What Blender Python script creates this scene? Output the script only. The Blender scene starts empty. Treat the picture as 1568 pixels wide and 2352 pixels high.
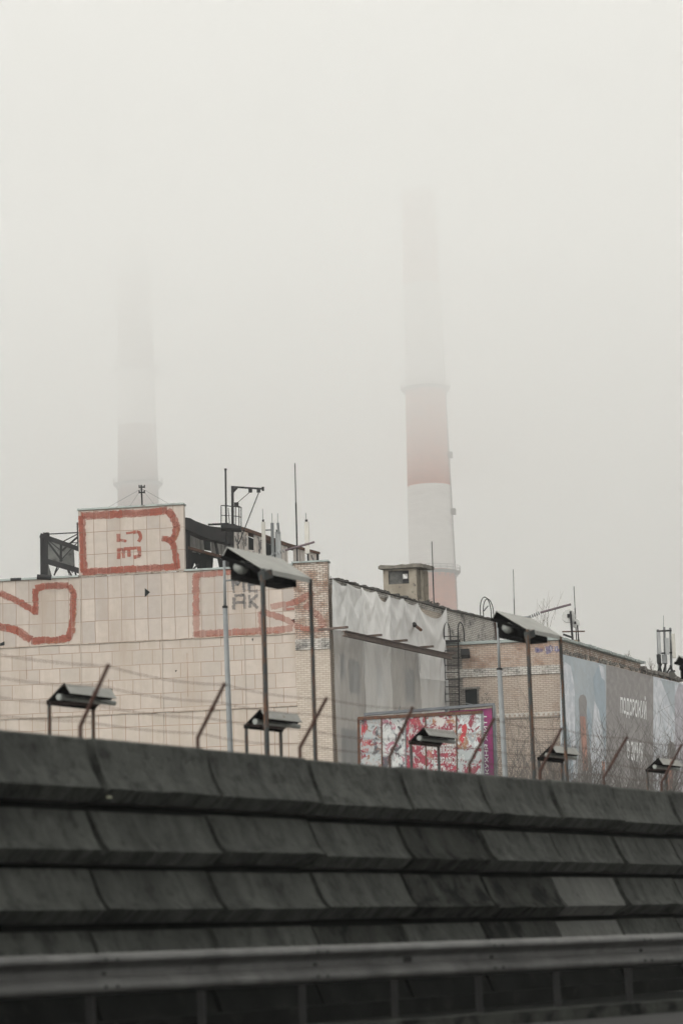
import bpy, math, random
from mathutils import Vector, Matrix
random.seed(7)
S = bpy.context.scene
COL = S.collection
R = math.radians
Z = Vector((0, 0, 1))

# ------------------------------------------------------------ camera
F = 85 / 36 * 2352.0                      # focal length in pixels of a 1568 x 2352 picture
ROLL = R(1.8); PITCH = math.atan(978 / F)
CAM = Vector((0, 0, 0.8))
fwd = Vector((0, math.cos(PITCH), math.sin(PITCH)))
r0 = Vector((1, 0, 0)); u0 = Vector((0, -math.sin(PITCH), math.cos(PITCH)))
cr = r0 * math.cos(ROLL) - u0 * math.sin(ROLL)
cu = u0 * math.cos(ROLL) + r0 * math.sin(ROLL)
cd = bpy.data.cameras.new('camera'); cam = bpy.data.objects.new('camera', cd); COL.objects.link(cam)
M = Matrix((cr, cu, -fwd)).transposed().to_4x4(); M.translation = CAM
cam.matrix_world = M
cd.sensor_fit = 'VERTICAL'; cd.sensor_height = 36; cd.sensor_width = 24; cd.lens = 85
cd.clip_start = 0.1; cd.clip_end = 6000
cd.dof.use_dof = True; cd.dof.focus_distance = 104; cd.dof.aperture_fstop = 1.9
S.camera = cam

def ray(x, y):
    return fwd + cr * ((x - 784) / F) + cu * (-(y - 1176) / F)
def at(x, y, Y):                          # the point of the place seen at x, y that lies Y metres ahead
    d = ray(x, y); return CAM + d * (Y / d.y)
def vpdir(x):                             # horizontal direction whose lines meet at column x of the horizon
    a, b = 0.0, 4000.0
    for _ in range(60):
        m = (a + b) / 2
        if ray(x, m).z > 0: a = m
        else: b = m
    d = ray(x, a); d.z = 0; return d.normalized()
class Plane:                              # a vertical wall plane
    def __init__(s, P, d):
        s.P = P.copy(); s.d = d.normalized()
        n = s.d.cross(Z)
        if n.y > 0: n = -n
        s.n = n
    def hit(s, x, y, o=0.0):
        d = ray(x, y); P = s.P + s.n * o
        return CAM + d * ((P - CAM).dot(s.n) / d.dot(s.n))
    def tz(s, x, y):
        p = s.hit(x, y); return (p - s.P).dot(s.d), p.z
    def pt(s, t, z, o=0.0):
        p = s.P + s.d * t + s.n * o; p.z = z; return p

# ------------------------------------------------------------ nodes
def new_mat(name):
    m = bpy.data.materials.new(name); m.use_nodes = True
    nt = m.node_tree; b = nt.nodes['Principled BSDF']; return m, nt, b
def nd(nt, t, **k):
    n = nt.nodes.new(t)
    for a, v in k.items():
        if a.startswith('i_'):
            key = a[2:]; key = int(key) if key.isdigit() else key.replace('_', ' ')
            n.inputs[key].default_value = v
        else: setattr(n, a, v)
    return n
def c4(c): return (c[0], c[1], c[2], 1)
def mixc(nt, fac, a, b, mode='MIX'):
    n = nt.nodes.new('ShaderNodeMix'); n.data_type = 'RGBA'; n.blend_type = mode
    for s, v in ((n.inputs[0], fac), (n.inputs[6], a), (n.inputs[7], b)):
        if hasattr(v, 'is_linked') or hasattr(v, 'node'): nt.links.new(v, s)
        else: s.default_value = v
    return n.outputs[2]
def noise(nt, scale, coord='UV', detail=4, rough=.6, stretch=None, lo=.35, hi=.65):
    tc = nd(nt, 'ShaderNodeTexCoord'); src = tc.outputs[coord]
    if stretch:
        mp = nd(nt, 'ShaderNodeMapping'); mp.inputs['Scale'].default_value = stretch
        nt.links.new(src, mp.inputs[0]); src = mp.outputs[0]
    n = nd(nt, 'ShaderNodeTexNoise'); n.inputs['Scale'].default_value = scale
    n.inputs['Detail'].default_value = detail; n.inputs['Roughness'].default_value = rough
    nt.links.new(src, n.inputs['Vector'])
    r = nd(nt, 'ShaderNodeMapRange'); r.inputs[1].default_value = lo; r.inputs[2].default_value = hi
    nt.links.new(n.outputs[0], r.inputs[0]); return r.outputs[0]
def bump(nt, b, h, strength=.4, dist=.02):
    n = nd(nt, 'ShaderNodeBump'); n.inputs['Strength'].default_value = strength; n.inputs['Distance'].default_value = dist
    nt.links.new(h, n.inputs['Height']); nt.links.new(n.outputs[0], b.inputs['Normal'])
def scaled(nt, fac, k):
    m = nd(nt, 'ShaderNodeMath', operation='MULTIPLY'); m.inputs[1].default_value = k
    nt.links.new(fac, m.inputs[0]); return m.outputs[0]
MATS = {}
def worn(name, c1, c2, scale=2.0, rough=.8, metal=0.0, streak=None, c3=None, sc3=6.0, coord='UV', lo3=.55, hi3=.75, bmp=0):
    if name in MATS: return MATS[name]
    m, nt, b = new_mat(name)
    col = mixc(nt, noise(nt, scale, coord), c4(c1), c4(c2))
    if streak: col = mixc(nt, noise(nt, 1.0, coord, stretch=(streak[0], streak[1], streak[0]) if coord == 'UV' else (streak[0], streak[0], streak[1]), lo=.45, hi=.7), col, c4(streak[2]))
    if c3: col = mixc(nt, noise(nt, sc3, coord, lo=lo3, hi=hi3), col, c4(c3))
    nt.links.new(col, b.inputs['Base Color']); b.inputs['Roughness'].default_value = rough; b.inputs['Metallic'].default_value = metal
    b.inputs['Specular IOR Level'].default_value = .25
    if bmp: bump(nt, b, noise(nt, scale * 6, coord), bmp, .02)
    MATS[name] = m; return m
def bricks(name, c1, c2, mortar, w, h, ms, offset=.5, stain=None, stain_scale=.5, stain_lo=.55, stain_hi=.7,
           red=None, red_scale=.8, red_lo=.5, red_hi=.65, bias=0.0, bmp=.3, rough=.85, tall=None, off=None):
    m, nt, b = new_mat(name)
    tc = nd(nt, 'ShaderNodeTexCoord')
    # slight waviness so that rows are not ruler straight
    nz = nd(nt, 'ShaderNodeTexNoise'); nz.inputs['Scale'].default_value = .7; nt.links.new(tc.outputs['UV'], nz.inputs['Vector'])
    vm = nd(nt, 'ShaderNodeVectorMath', operation='SCALE'); vm.inputs['Scale'].default_value = .06
    nt.links.new(nz.outputs[1], vm.inputs[0])
    va = nd(nt, 'ShaderNodeVectorMath', operation='ADD'); nt.links.new(tc.outputs['UV'], va.inputs[0]); nt.links.new(vm.outputs[0], va.inputs[1])
    if off:
        vo = nd(nt, 'ShaderNodeVectorMath', operation='ADD'); vo.inputs[1].default_value = (off[0], off[1], 0)
        nt.links.new(va.outputs[0], vo.inputs[0]); va = vo
    br = nd(nt, 'ShaderNodeTexBrick'); br.offset = offset
    for k, v in (('Scale', 1.0), ('Brick Width', w), ('Row Height', h), ('Mortar Size', ms), ('Mortar Smooth', .2), ('Bias', bias)):
        br.inputs[k].default_value = v
    br.inputs['Color1'].default_value = c4(c1); br.inputs['Color2'].default_value = c4(c2); br.inputs['Mortar'].default_value = c4(mortar)
    nt.links.new(va.outputs[0], br.inputs['Vector'])
    col = br.outputs['Color']
    if red:
        # patches where the pale face has gone and the red body of the brick shows, brick by brick
        f = noise(nt, red_scale, 'UV', detail=8, rough=.75, stretch=tall, lo=red_lo, hi=red_hi)
        br2 = nd(nt, 'ShaderNodeTexBrick'); br2.offset = offset
        for k, v in (('Scale', 1.0), ('Brick Width', w), ('Row Height', h), ('Mortar Size', ms), ('Mortar Smooth', .2)):
            br2.inputs[k].default_value = v
        br2.inputs['Color1'].default_value = c4(red); br2.inputs['Color2'].default_value = c4([v * .6 for v in red]); br2.inputs['Mortar'].default_value = c4(mortar)
        nt.links.new(va.outputs[0], br2.inputs['Vector'])
        col = mixc(nt, f, col, br2.outputs['Color'])
    col = mixc(nt, scaled(nt, noise(nt, 3.0, 'UV', detail=6), .25), col, c4([v * .72 for v in c2]))
    if stain:
        f = noise(nt, stain_scale, 'UV', detail=8, rough=.7, stretch=tall, lo=stain_lo, hi=stain_hi)
        col = mixc(nt, f, col, c4(stain))
    nt.links.new(col, b.inputs['Base Color']); b.inputs['Roughness'].default_value = rough
    b.inputs['Specular IOR Level'].default_value = .2
    if bmp:
        inv = nd(nt, 'ShaderNodeMath', operation='SUBTRACT'); inv.inputs[0].default_value = 1; nt.links.new(br.outputs['Fac'], inv.inputs[1])
        bump(nt, b, inv.outputs[0], bmp, .01)
    MATS[name] = m; return m

# ------------------------------------------------------------ mesh builder
class MB:
    def __init__(s): s.v = []; s.f = []
    def add(s, vs, fs):
        k = len(s.v); s.v += [Vector(p) for p in vs]; s.f += [tuple(i + k for i in f) for f in fs]; return s
    def box(s, c, sx, sy, sz, ax=None, ay=None, az=None):     # c = centre
        ax = (ax or Vector((1, 0, 0))).normalized(); ay = (ay or Vector((0, 1, 0))).normalized(); az = (az or Z).normalized()
        c = Vector(c); P = []
        for k in (-1, 1):
            for j in (-1, 1):
                for i in (-1, 1): P.append(c + ax * (i * sx / 2) + ay * (j * sy / 2) + az * (k * sz / 2))
        return s.add(P, [(0, 2, 3, 1), (4, 5, 7, 6), (0, 1, 5, 4), (2, 6, 7, 3), (0, 4, 6, 2), (1, 3, 7, 5)])
    def bar(s, p, q, w, h=None, up=None):
        p = Vector(p); q = Vector(q); h = h or w; d = (q - p)
        L = d.length; d.normalize(); up = up or (Z if abs(d.z) < .9 else Vector((0, 1, 0)))
        ax = d.cross(up).normalized(); az = ax.cross(d).normalized()
        return s.box((p + q) / 2, w, L, h, ax, d, az)
    def tube(s, pts, r, n=8, cap=True):
        pts = [Vector(p) for p in pts]; m = len(pts); rr = r if isinstance(r, (list, tuple)) else [r] * m
        V = []; prev = None
        for i, p in enumerate(pts):
            d = (pts[min(i + 1, m - 1)] - pts[max(i - 1, 0)]).normalized()
            a = prev if prev else (Vector((1, 0, 0)) if abs(d.x) < .8 else Z)
            a = (a - d * a.dot(d)).normalized(); prev = a; b = d.cross(a)
            for k in range(n):
                t = 2 * math.pi * k / n; V.append(p + (a * math.cos(t) + b * math.sin(t)) * rr[i])
        Fs = [(i * n + k, i * n + (k + 1) % n, (i + 1) * n + (k + 1) % n, (i + 1) * n + k) for i in range(m - 1) for k in range(n)]
        if cap: Fs += [tuple(range(n))[::-1], tuple((m - 1) * n + k for k in range(n))]
        return s.add(V, Fs)
    def prism(s, pts, vec):                                    # a flat outline given thickness vec
        n = len(pts); a = [Vector(p) for p in pts]; b = [p + vec for p in a]
        return s.add(a + b, [tuple(range(n)), tuple(range(n, 2 * n))[::-1]] + [(i, n + i, n + (i + 1) % n, (i + 1) % n) for i in range(n)])
    def lathe(s, c, prof, n=32, caps=False):
        c = Vector(c); V = [c + Vector((r * math.cos(2 * math.pi * k / n), r * math.sin(2 * math.pi * k / n), z)) for r, z in prof for k in range(n)]
        Fs = [(i * n + k, i * n + (k + 1) % n, (i + 1) * n + (k + 1) % n, (i + 1) * n + k) for i in range(len(prof) - 1) for k in range(n)]
        if caps: Fs += [tuple(range(n))[::-1], tuple((len(prof) - 1) * n + k for k in range(n))]
        return s.add(V, Fs)
    def sheet(s, grid):                                        # rows of points
        r = len(grid); c = len(grid[0])
        return s.add([p for row in grid for p in row], [(i * c + j, i * c + j + 1, (i + 1) * c + j + 1, (i + 1) * c + j) for i in range(r - 1) for j in range(c - 1)])
    def build(s, name, mat, parent=None, base=None, smooth=False, fix=True):
        me = bpy.data.meshes.new(name)
        org = world_loc(parent) if parent else (Vector(base) if base else Vector((0, 0, 0)))
        me.from_pydata([tuple(p - org) for p in s.v], [], s.f)
        if fix:
            import bmesh
            bm = bmesh.new(); bm.from_mesh(me); bmesh.ops.recalc_face_normals(bm, faces=bm.faces); bm.to_mesh(me); bm.free()
        uv = me.uv_layers.new(name='UVMap'); me.update()
        for p in me.polygons:
            nrm = p.normal
            if abs(nrm.z) > .9: t = Vector((1, 0, 0)); w = Vector((0, 1, 0))
            else:
                t = Z.cross(nrm).normalized(); w = Z
                if smooth: t = None
            for li in p.loop_indices:
                co = me.vertices[me.loops[li].vertex_index].co + org
                uv.data[li].uv = (co.dot(t), co.dot(w)) if t else (co.x + co.y * .6, co.z)
            p.use_smooth = smooth
        me.materials.append(mat)
        o = bpy.data.objects.new(name, me); COL.objects.link(o)
        if parent: o.parent = parent
        else: o.location = org
        return o
def world_loc(o):
    p = Vector((0, 0, 0))
    while o: p += o.location; o = o.parent
    return p
def props(o, label=None, cat=None, group=None, kind=None):
    for k, v in (('label', label), ('category', cat), ('group', group), ('kind', kind)):
        if v: o[k] = v
    return o
def T(name, label, cat, loc, group=None):
    o = bpy.data.objects.new(name, None); COL.objects.link(o); o.location = Vector(loc); o.empty_display_size = .3
    return props(o, label, cat, group)
def copy_tree(o, delta, label=None):
    def cp(src, parent):
        c = src.copy(); COL.objects.link(c)
        if parent: c.parent = parent
        for ch in [x for x in KIDS.get(src, [])]: cp(ch, c)
        return c
    KIDS = {}
    for x in COL.objects:
        if x.parent: KIDS.setdefault(x.parent, []).append(x)
    r = cp(o, None); r.location = o.location + delta
    if label: r['label'] = label
    return r

# ------------------------------------------------------------ directions
SD = vpdir(3480)          # the draped wall and everything parallel to it
UD = Vector((math.cos(R(-8.5)), math.sin(R(-8.5)), 0))   # the pink front
WD = vpdir(4080)          # the concrete wall by the road
HORIZ=20; ZEN=4.5; SUN=.45; DARK=.32; CY0=40; VB=10; EXPO=1.28; HAZE=True; FOG=.0031; CLOUD=.0195
# ------------------------------------------------------------ sky and light
SUN_EL, SUN_AZ = 36, 230           # behind the camera, a little to the left
w = bpy.data.worlds.new('World'); S.world = w; w.use_nodes = True
nt = w.node_tree; bg = nt.nodes['Background']
sky = nd(nt, 'ShaderNodeTexSky', sky_type='NISHITA', sun_disc=False)
sky.sun_elevation = R(SUN_EL); sky.sun_rotation = R(SUN_AZ); sky.dust_density = 5; sky.air_density = 1
tc = nd(nt, 'ShaderNodeTexCoord'); sp = nd(nt, 'ShaderNodeSeparateXYZ'); nt.links.new(tc.outputs['Generated'], sp.inputs[0])
mr = nd(nt, 'ShaderNodeMapRange'); mr.inputs[1].default_value = 0; mr.inputs[2].default_value = 1
nt.links.new(sp.outputs[2], mr.inputs[0])
OV = mixc(nt, mr.outputs[0], c4([v * HORIZ for v in (1.0, .995, .955)]), c4([v * ZEN for v in (1.0, .995, .955)]))
sat = mixc(nt, .95, sky.outputs[0], OV)
# added dimming of the unseen sky, behind right, to darken walls facing it
dt = nd(nt, 'ShaderNodeVectorMath', operation='DOT_PRODUCT'); dt.inputs[1].default_value = (.78, -.62, 0); nt.links.new(tc.outputs['Generated'], dt.inputs[0])
mk = nd(nt, 'ShaderNodeMapRange'); mk.interpolation_type = 'SMOOTHSTEP'
for i_, v_ in ((1, -.15), (2, .55), (3, 1.0), (4, DARK)): mk.inputs[i_].default_value = v_
nt.links.new(dt.outputs['Value'], mk.inputs[0])
sc_ = nd(nt, 'ShaderNodeVectorMath', operation='SCALE'); nt.links.new(sat, sc_.inputs[0]); nt.links.new(mk.outputs[0], sc_.inputs['Scale'])
nt.links.new(sc_.outputs[0], bg.inputs[0]); bg.inputs[1].default_value = 0.1
sl = bpy.data.lights.new('sun', 'SUN'); sl.energy = SUN; sl.angle = R(25); sl.color = (1, .985, .95)
so = bpy.data.objects.new('sun', sl); COL.objects.link(so)
az = R(SUN_AZ); d = Vector((math.sin(az) * math.cos(R(SUN_EL)), math.cos(az) * math.cos(R(SUN_EL)), math.sin(R(SUN_EL))))
so.rotation_euler = d.to_track_quat('Z', 'Y').to_euler(); so.location = (0, -20, 60)
S.view_settings.view_transform = 'Standard'; S.view_settings.look = 'None'; S.view_settings.gamma = 1
S.view_settings.exposure = EXPO
S.cycles.volume_bounces = VB; S.cycles.max_bounces = 10; S.cycles.diffuse_bounces = 4
S.cycles.use_denoising = True; S.cycles.transparent_max_bounces = 16

def volume(name, label, x0, x1, y0, y1, z0, z1, dens, col, aniso=0.0):
    m = bpy.data.materials.new(name); m.use_nodes = True; nt = m.node_tree
    nt.nodes.remove(nt.nodes['Principled BSDF'])
    v = nd(nt, 'ShaderNodeVolumePrincipled'); v.inputs['Density'].default_value = dens; v.inputs['Color'].default_value = c4(col)
    v.inputs['Anisotropy'].default_value = aniso
    nt.links.new(v.outputs[0], nt.nodes['Material Output'].inputs['Volume'])
    mb = MB().box(((x0 + x1) / 2, (y0 + y1) / 2, (z0 + z1) / 2), x1 - x0, y1 - y0, z1 - z0)
    o = mb.build(name, m, base=((x0 + x1) / 2, (y0 + y1) / 2, z0)); return props(o, label, kind='stuff')
if HAZE:
    volume('haze', None, -1500, 1500, -700, 1900, -1, 91, .0003, (.998, .997, .99))
    volume('fog_bank', None, -1400, 1400, 300, 1800, 1, 90, FOG, (.997, .996, .99))
    volume('low_cloud', None, -1450, 1450, CY0, 1850, 92, 168, CLOUD, (.998, .997, .992))

asph = worn('ground_dirt', (.24, .235, .22), (.18, .175, .165), .08, .9, c3=(.13, .125, .115), sc3=.3, coord='Object')
g = MB().sheet([[(x, y, 0) for x in (-1500, -60, 60, 1500)] for y in (-700, -20, 60, 1900)]).build('ground', asph, fix=False)
props(g, kind='structure')

# ------------------------------------------------------------ chimneys
def chimney(label, cx, Y, y_ref, hw_top, hw_bot, y_top, y_bot, bands, rings, railcol, H=158):
    """axis through pixel columns; hw = half widths in pixels at y_top / y_bot"""
    base = at(cx, y_ref, Y); base.z = 0
    px = Y / F
    dz = lambda y: at(cx, y, Y).z
    zt, zb = dz(y_top), dz(y_bot)
    rt, rb = hw_top * px, hw_bot * px
    rad = lambda z: rb + (rt - rb) * (z - zb) / (zt - zb)
    t = T('striped_chimney', label, 'chimney', base, 'striped power station chimneys')
    zs = [0] + [dz(y) for y in bands] + [H]
    cols = [0, 1] * 6
    for i in range(len(zs) - 1):
        a, b = zs[i], zs[i + 1]
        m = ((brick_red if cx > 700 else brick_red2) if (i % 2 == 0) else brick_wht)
        n = 6; prof = [(rad(a + (b - a) * k / n), a + (b - a) * k / n) for k in range(n + 1)]
        MB().lathe(base, prof, 64).build('red_band' if i % 2 == 0 else 'white_band', m, t, smooth=True)
    MB().lathe(base, [(rad(H), H - .3), (rad(H) + .25, H - .3), (rad(H) + .25, H + .4), (rad(H) - .7, H + .4), (rad(H) - .7, H - 3)], 48).build('rim', brick_wht, t, smooth=False)
    for y in rings:
        z = dz(y); r = rad(z)
        mb = MB().lathe(base, [(r + .02, z - .55), (r + .5, z - .2), (r + 1.05, z - .12), (r + 1.05, z), (r + .02, z)], 48)
        mb.build('platform', railcol, t)
        mr_ = MB()
        for zz in (.55, 1.1):
            mr_.tube([base + Vector(((r + 1.0) * math.cos(a), (r + 1.0) * math.sin(a), z + zz)) for a in [2 * math.pi * k / 48 for k in range(49)]], .045, 5, False)
        for k in range(24):
            a = 2 * math.pi * k / 24; e = Vector((math.cos(a), math.sin(a), 0))
            mr_.tube([base + e * (r + 1.0) + Z * z, base + e * (r + 1.0) + Z * (z + 1.1)], .045, 5)
            mr_.bar(base + e * (r + .95) + Z * (z - .1), base + e * (r + .03) + Z * (z - 1.2), .1)
        mr_.build('railing', railcol, t)
    # ladder with cage hoops up the right-hand side
    e = Vector((math.cos(R(-20)), math.sin(R(-20)), 0)); s = Z.cross(e); lb = MB()
    for o in (-.25, .25): lb.tube([base + e * (rad(z) + .2) + s * o + Z * z for z in (2, 60, 120, H - 1)], .05, 5)
    z = 3
    while z < H - 2:
        lb.bar(base + e * (rad(z) + .2) - s * .25 + Z * z, base + e * (rad(z) + .2) + s * .25 + Z * z, .05); z += 1.2
    for y in ((1050, 1180) if cx > 700 else ()):
        zz = dz(y); lb.box(base + e * (rad(zz) + .45) + Z * zz, .9, .9, 1.3, e, s)
    lb.build('ladder', railcol, t)
    return t
brick_red = bricks('chimney_red', (.52, .14, .055), (.44, .115, .045), (.36, .10, .05), 2.2, .5, .03, bmp=0, stain=(.26, .08, .045), stain_scale=.08)
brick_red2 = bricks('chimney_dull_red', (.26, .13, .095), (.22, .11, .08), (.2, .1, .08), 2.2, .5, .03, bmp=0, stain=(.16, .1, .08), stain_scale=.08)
brick_wht = bricks('chimney_white', (.82, .79, .77), (.76, .73, .71), (.62, .59, .58), 2.2, .5, .03, bmp=0, stain=(.55, .5, .49), stain_scale=.1)
railm = worn('platform_steel', (.16, .13, .12), (.1, .08, .08), 1, .7)
chimney('taller red and white chimney on the right, rising behind the draped building into fog', 988, 500, 1200, 47, 55, 890, 1390,
        [1313, 1118, 893, 655, 440], [1316, 893], railm)
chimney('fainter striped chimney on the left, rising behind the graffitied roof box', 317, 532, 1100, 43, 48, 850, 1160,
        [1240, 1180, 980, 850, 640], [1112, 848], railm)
# ------------------------------------------------------------ helpers that draw on wall planes
def poly(pl, pts, o, name, mat, parent, th=.0):
    P = [pl.hit(x, y, o) for x, y in pts]
    mb = MB()
    if th: mb.prism(P, -pl.n * th)
    else: mb.add(P, [tuple(range(len(P)))])
    return mb.build(name, mat, parent)
def ribbon(pl, pts, wpx, o, jag=.25, step=2.2, rnd=random):
    """a ragged brush stroke on the wall, returned as a mesh builder"""
    mb = MB(); quads = []
    for (x0, y0), (x1, y1) in zip(pts, pts[1:]):
        L = math.hypot(x1 - x0, y1 - y0); n = max(1, int(L / step))
        nx, ny = -(y1 - y0) / L, (x1 - x0) / L
        a = b = wpx / 2
        for k in range(n + 1):
            a += (rnd.uniform(-.5, .5) * jag * wpx + (wpx / 2 - a) * .5); b += (rnd.uniform(-.5, .5) * jag * wpx + (wpx / 2 - b) * .5)
            t = k / n; x = x0 + (x1 - x0) * t; y = y0 + (y1 - y0) * t
            quads.append((x + nx * a, y + ny * a, x - nx * b, y - ny * b))
    vs = []; fs = []
    for i, q in enumerate(quads):
        vs += [pl.hit(q[0], q[1], o), pl.hit(q[2], q[3], o)]
        if i: fs.append((2 * i - 2, 2 * i - 1, 2 * i + 1, 2 * i))
    return mb.add(vs, fs)
def paint(name, c, c2, alpha=.8, scale=3, rough=.8, lo=.1, hi=.5):
    m, nt, b = new_mat(name)
    col = mixc(nt, noise(nt, scale, 'UV', detail=6), c4(c), c4(c2)); nt.links.new(col, b.inputs['Base Color'])
    f = noise(nt, 9, 'UV', detail=6, rough=.8, stretch=(1.6, .7, 1), lo=lo, hi=hi); tcb = nd(nt, 'ShaderNodeTexCoord'); bb = nd(nt, 'ShaderNodeTexBrick'); bb.offset = 0; bb.inputs['Scale'].default_value = 1; bb.inputs['Brick Width'].default_value = .575; bb.inputs['Row Height'].default_value = .955; bb.inputs['Mortar Size'].default_value = .02
    bb.inputs['Color1'].default_value = (.62, .62, .62, 1); bb.inputs['Color2'].default_value = (1, 1, 1, 1); bb.inputs['Mortar'].default_value = (.5, .5, .5, 1)
    nt.links.new(tcb.outputs['UV'], bb.inputs['Vector']); mm = nd(nt, 'ShaderNodeMath', operation='MULTIPLY'); nt.links.new(scaled(nt, f, alpha), mm.inputs[0]); nt.links.new(bb.outputs[0], mm.inputs[1]); nt.links.new(mm.outputs[0], b.inputs['Alpha'])
    b.inputs['Roughness'].default_value = rough; b.inputs['Specular IOR Level'].default_value = .2; return m
def text_on(pl, s, box, o, mat, parent, name='lettering', rot=0, font_w=1.0):
    """text stretched to fill the picture box (x0,y0,x1,y1 corners: left-top, right-bottom) on the wall"""
    cu_ = bpy.data.curves.new('t', 'FONT'); cu_.body = s; cu_.resolution_u = 3; cu_.offset = .012 * font_w
    ob = bpy.data.objects.new('t', cu_); COL.objects.link(ob)
    me = bpy.data.meshes.new_from_object(ob.evaluated_get(bpy.context.evaluated_depsgraph_get()))
    bpy.data.objects.remove(ob); V = [v.co.copy() for v in me.vertices]; Fs = [tuple(p.vertices) for p in me.polygons]
    bpy.data.meshes.remove(me)
    if not V: return
    if rot: V = [Vector((-v.y, v.x, 0)) for v in V]
    x0 = min(v.x for v in V); x1 = max(v.x for v in V); y0 = min(v.y for v in V); y1 = max(v.y for v in V)
    (ax, ay), (bx, by), (cx, cy), (dx, dy) = box          # TL, TR, BR, BL
    ta, za = pl.tz(ax, ay); tb, zb = pl.tz(bx, by); tc_, zc = pl.tz(cx, cy); td, zd = pl.tz(dx, dy)
    P = []
    for v in V:
        u = (v.x - x0) / (x1 - x0); q = (v.y - y0) / (y1 - y0)
        t = (td * (1 - u) + tc_ * u) * (1 - q) + (ta * (1 - u) + tb * u) * q
        z = (zd * (1 - u) + zc * u) * (1 - q) + (za * (1 - u) + zb * u) * q
        P.append(pl.pt(t, z, o))
    return MB().add(P, Fs).build(name, mat, parent, fix=False)

# ------------------------------------------------------------ materials of the buildings
tileA = bricks('tiles_upper', (.51, .445, .39), (.40, .355, .32), (.24, .17, .125), .575, .955, .014, 0, off=(.1, -.02), stain=(.36, .30, .25), stain_scale=.35, stain_lo=.46, stain_hi=.72, bias=.0, bmp=.2, tall=(2.2, .3, 1))
tileB = bricks('tiles_middle', (.51, .445, .39), (.43, .38, .335), (.27, .19, .14), .87, .62, .014, .37, stain=(.38, .32, .265), stain_scale=.4, stain_lo=.46, stain_hi=.72, bmp=.2, tall=(2.2, .3, 1))
tileC = bricks('tiles_lower', (.50, .44, .385), (.44, .39, .34), (.27, .17, .12), .575, .98, .014, 0, stain=(.39, .33, .27), stain_scale=.3, stain_lo=.46, stain_hi=.72, bmp=.2, tall=(2.2, .3, 1))
brickP = bricks('brick_pale', (.58, .53, .47), (.42, .34, .28), (.12, .10, .085), .26, .088, .014, .5, red=(.30, .165, .11), red_scale=1.6, red_lo=.46, red_hi=.60, stain=(.2, .17, .14), stain_scale=.8, stain_lo=.6, stain_hi=.78)
brickL = bricks('brick_light', (.52, .46, .39), (.44, .38, .32), (.30, .25, .21), .26, .088, .010, .5, red=(.45, .30, .22), red_scale=.6, red_lo=.6, red_hi=.8)
brickR = bricks('brick_red_face', (.50, .41, .34), (.44, .33, .26), (.22, .19, .17), .26, .088, .012, .5, red=(.33, .19, .13), red_scale=.9, red_lo=.48, red_hi=.6, stain=(.06, .055, .05), stain_scale=1.0, stain_lo=.60, stain_hi=.72)
brickT = bricks('brick_tan_face', (.52, .44, .37), (.46, .385, .325), (.24, .20, .17), .26, .088, .012, .5, red=(.40, .28, .21), red_scale=.9, red_lo=.52, red_hi=.7, stain=(.12, .11, .1), stain_scale=.5, stain_lo=.62, stain_hi=.8)
brickW = bricks('brick_white_face', (.62, .60, .56), (.52, .49, .45), (.20, .18, .16), .26, .088, .014, .5, red=(.34, .26, .2), red_scale=.9, red_lo=.55, red_hi=.7, stain=(.05, .05, .048), stain_scale=1.2, stain_lo=.5, stain_hi=.68)
brickG = bricks('brick_sooty', (.32, .30, .27), (.24, .22, .2), (.10, .09, .08), .26, .088, .014, .5, stain=(.06, .055, .05), stain_scale=.8, stain_lo=.5, stain_hi=.7)
white_trim = worn('white_trim', (.62, .60, .56), (.48, .45, .41), 3, .8, c3=(.10, .09, .08), sc3=4)
cap_metal = worn('flashing', (.36, .40, .38), (.28, .32, .31), 1.2, .5, c3=(.16, .15, .13), sc3=3)
roof_felt = worn('roof_felt', (.07, .07, .065), (.11, .10, .09), 1.5, .95, bmp=.5)
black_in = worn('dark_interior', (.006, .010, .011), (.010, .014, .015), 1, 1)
concrete_old = worn('old_render', (.36, .32, .26), (.28, .25, .20), 1.4, .9, c3=(.10, .09, .08), sc3=3.2, lo3=.56, hi3=.7, streak=(1.5, .5, (.22, .19, .15)), bmp=.3)
dark_steel = worn('dark_steel', (.010, .013, .014), (.022, .019, .02), 2, .7)
rust = worn('rust', (.12, .055, .032), (.06, .035, .028), 5, .85, c3=(.20, .11, .06), sc3=8)
grey_metal = worn('grey_metal', (.20, .21, .21), (.155, .165, .17), 2, .55, c3=(.18, .12, .09), sc3=5, lo3=.68, hi3=.75)
red_paint = paint('red_paint', (.36, .11, .075), (.30, .085, .06), .80, lo=-.05, hi=.42)
red_faint = paint('faded_red_paint', (.40, .16, .12), (.35, .135, .10), .62, lo=-.05, hi=.45)
red_coat = paint('red_second_coat', (.27, .075, .055), (.38, .13, .085), .7, lo=.25, hi=.62)
orange_bleed = paint('orange_bleed', (.46, .22, .12), (.40, .18, .10), .5)
black_spray = paint('grey_spray', (.10, .10, .105), (.18, .18, .18), .78, scale=5, lo=.0, hi=.4)

# ------------------------------------------------------------ building with the pink tiled front
cornerA = at(751, 1291, 100)
PF = Plane(cornerA, UD); PS = Plane(cornerA, SD)
HZ = lambda pl, x, y: pl.hit(x, y).z
def tz(x, y): return PF.tz(x, y)
zf = tz(600, 1303)[1]; zbox = tz(300, 1166)[1]
t1 = tz(181, 1250)[0]; t2 = tz(423, 1240)[0]; tp = tz(676, 1400)[0]; tL = tz(-180, 1400)[0]
zA = tz(-0, 1486)[1]; zA2 = tz(560, 1463)[1]; zSeam = (zA + zA2) / 2; zC = (tz(0, 1654)[1] + tz(640, 1622)[1]) / 2
zRoof = PS.hit(751, 1326).z

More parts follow.
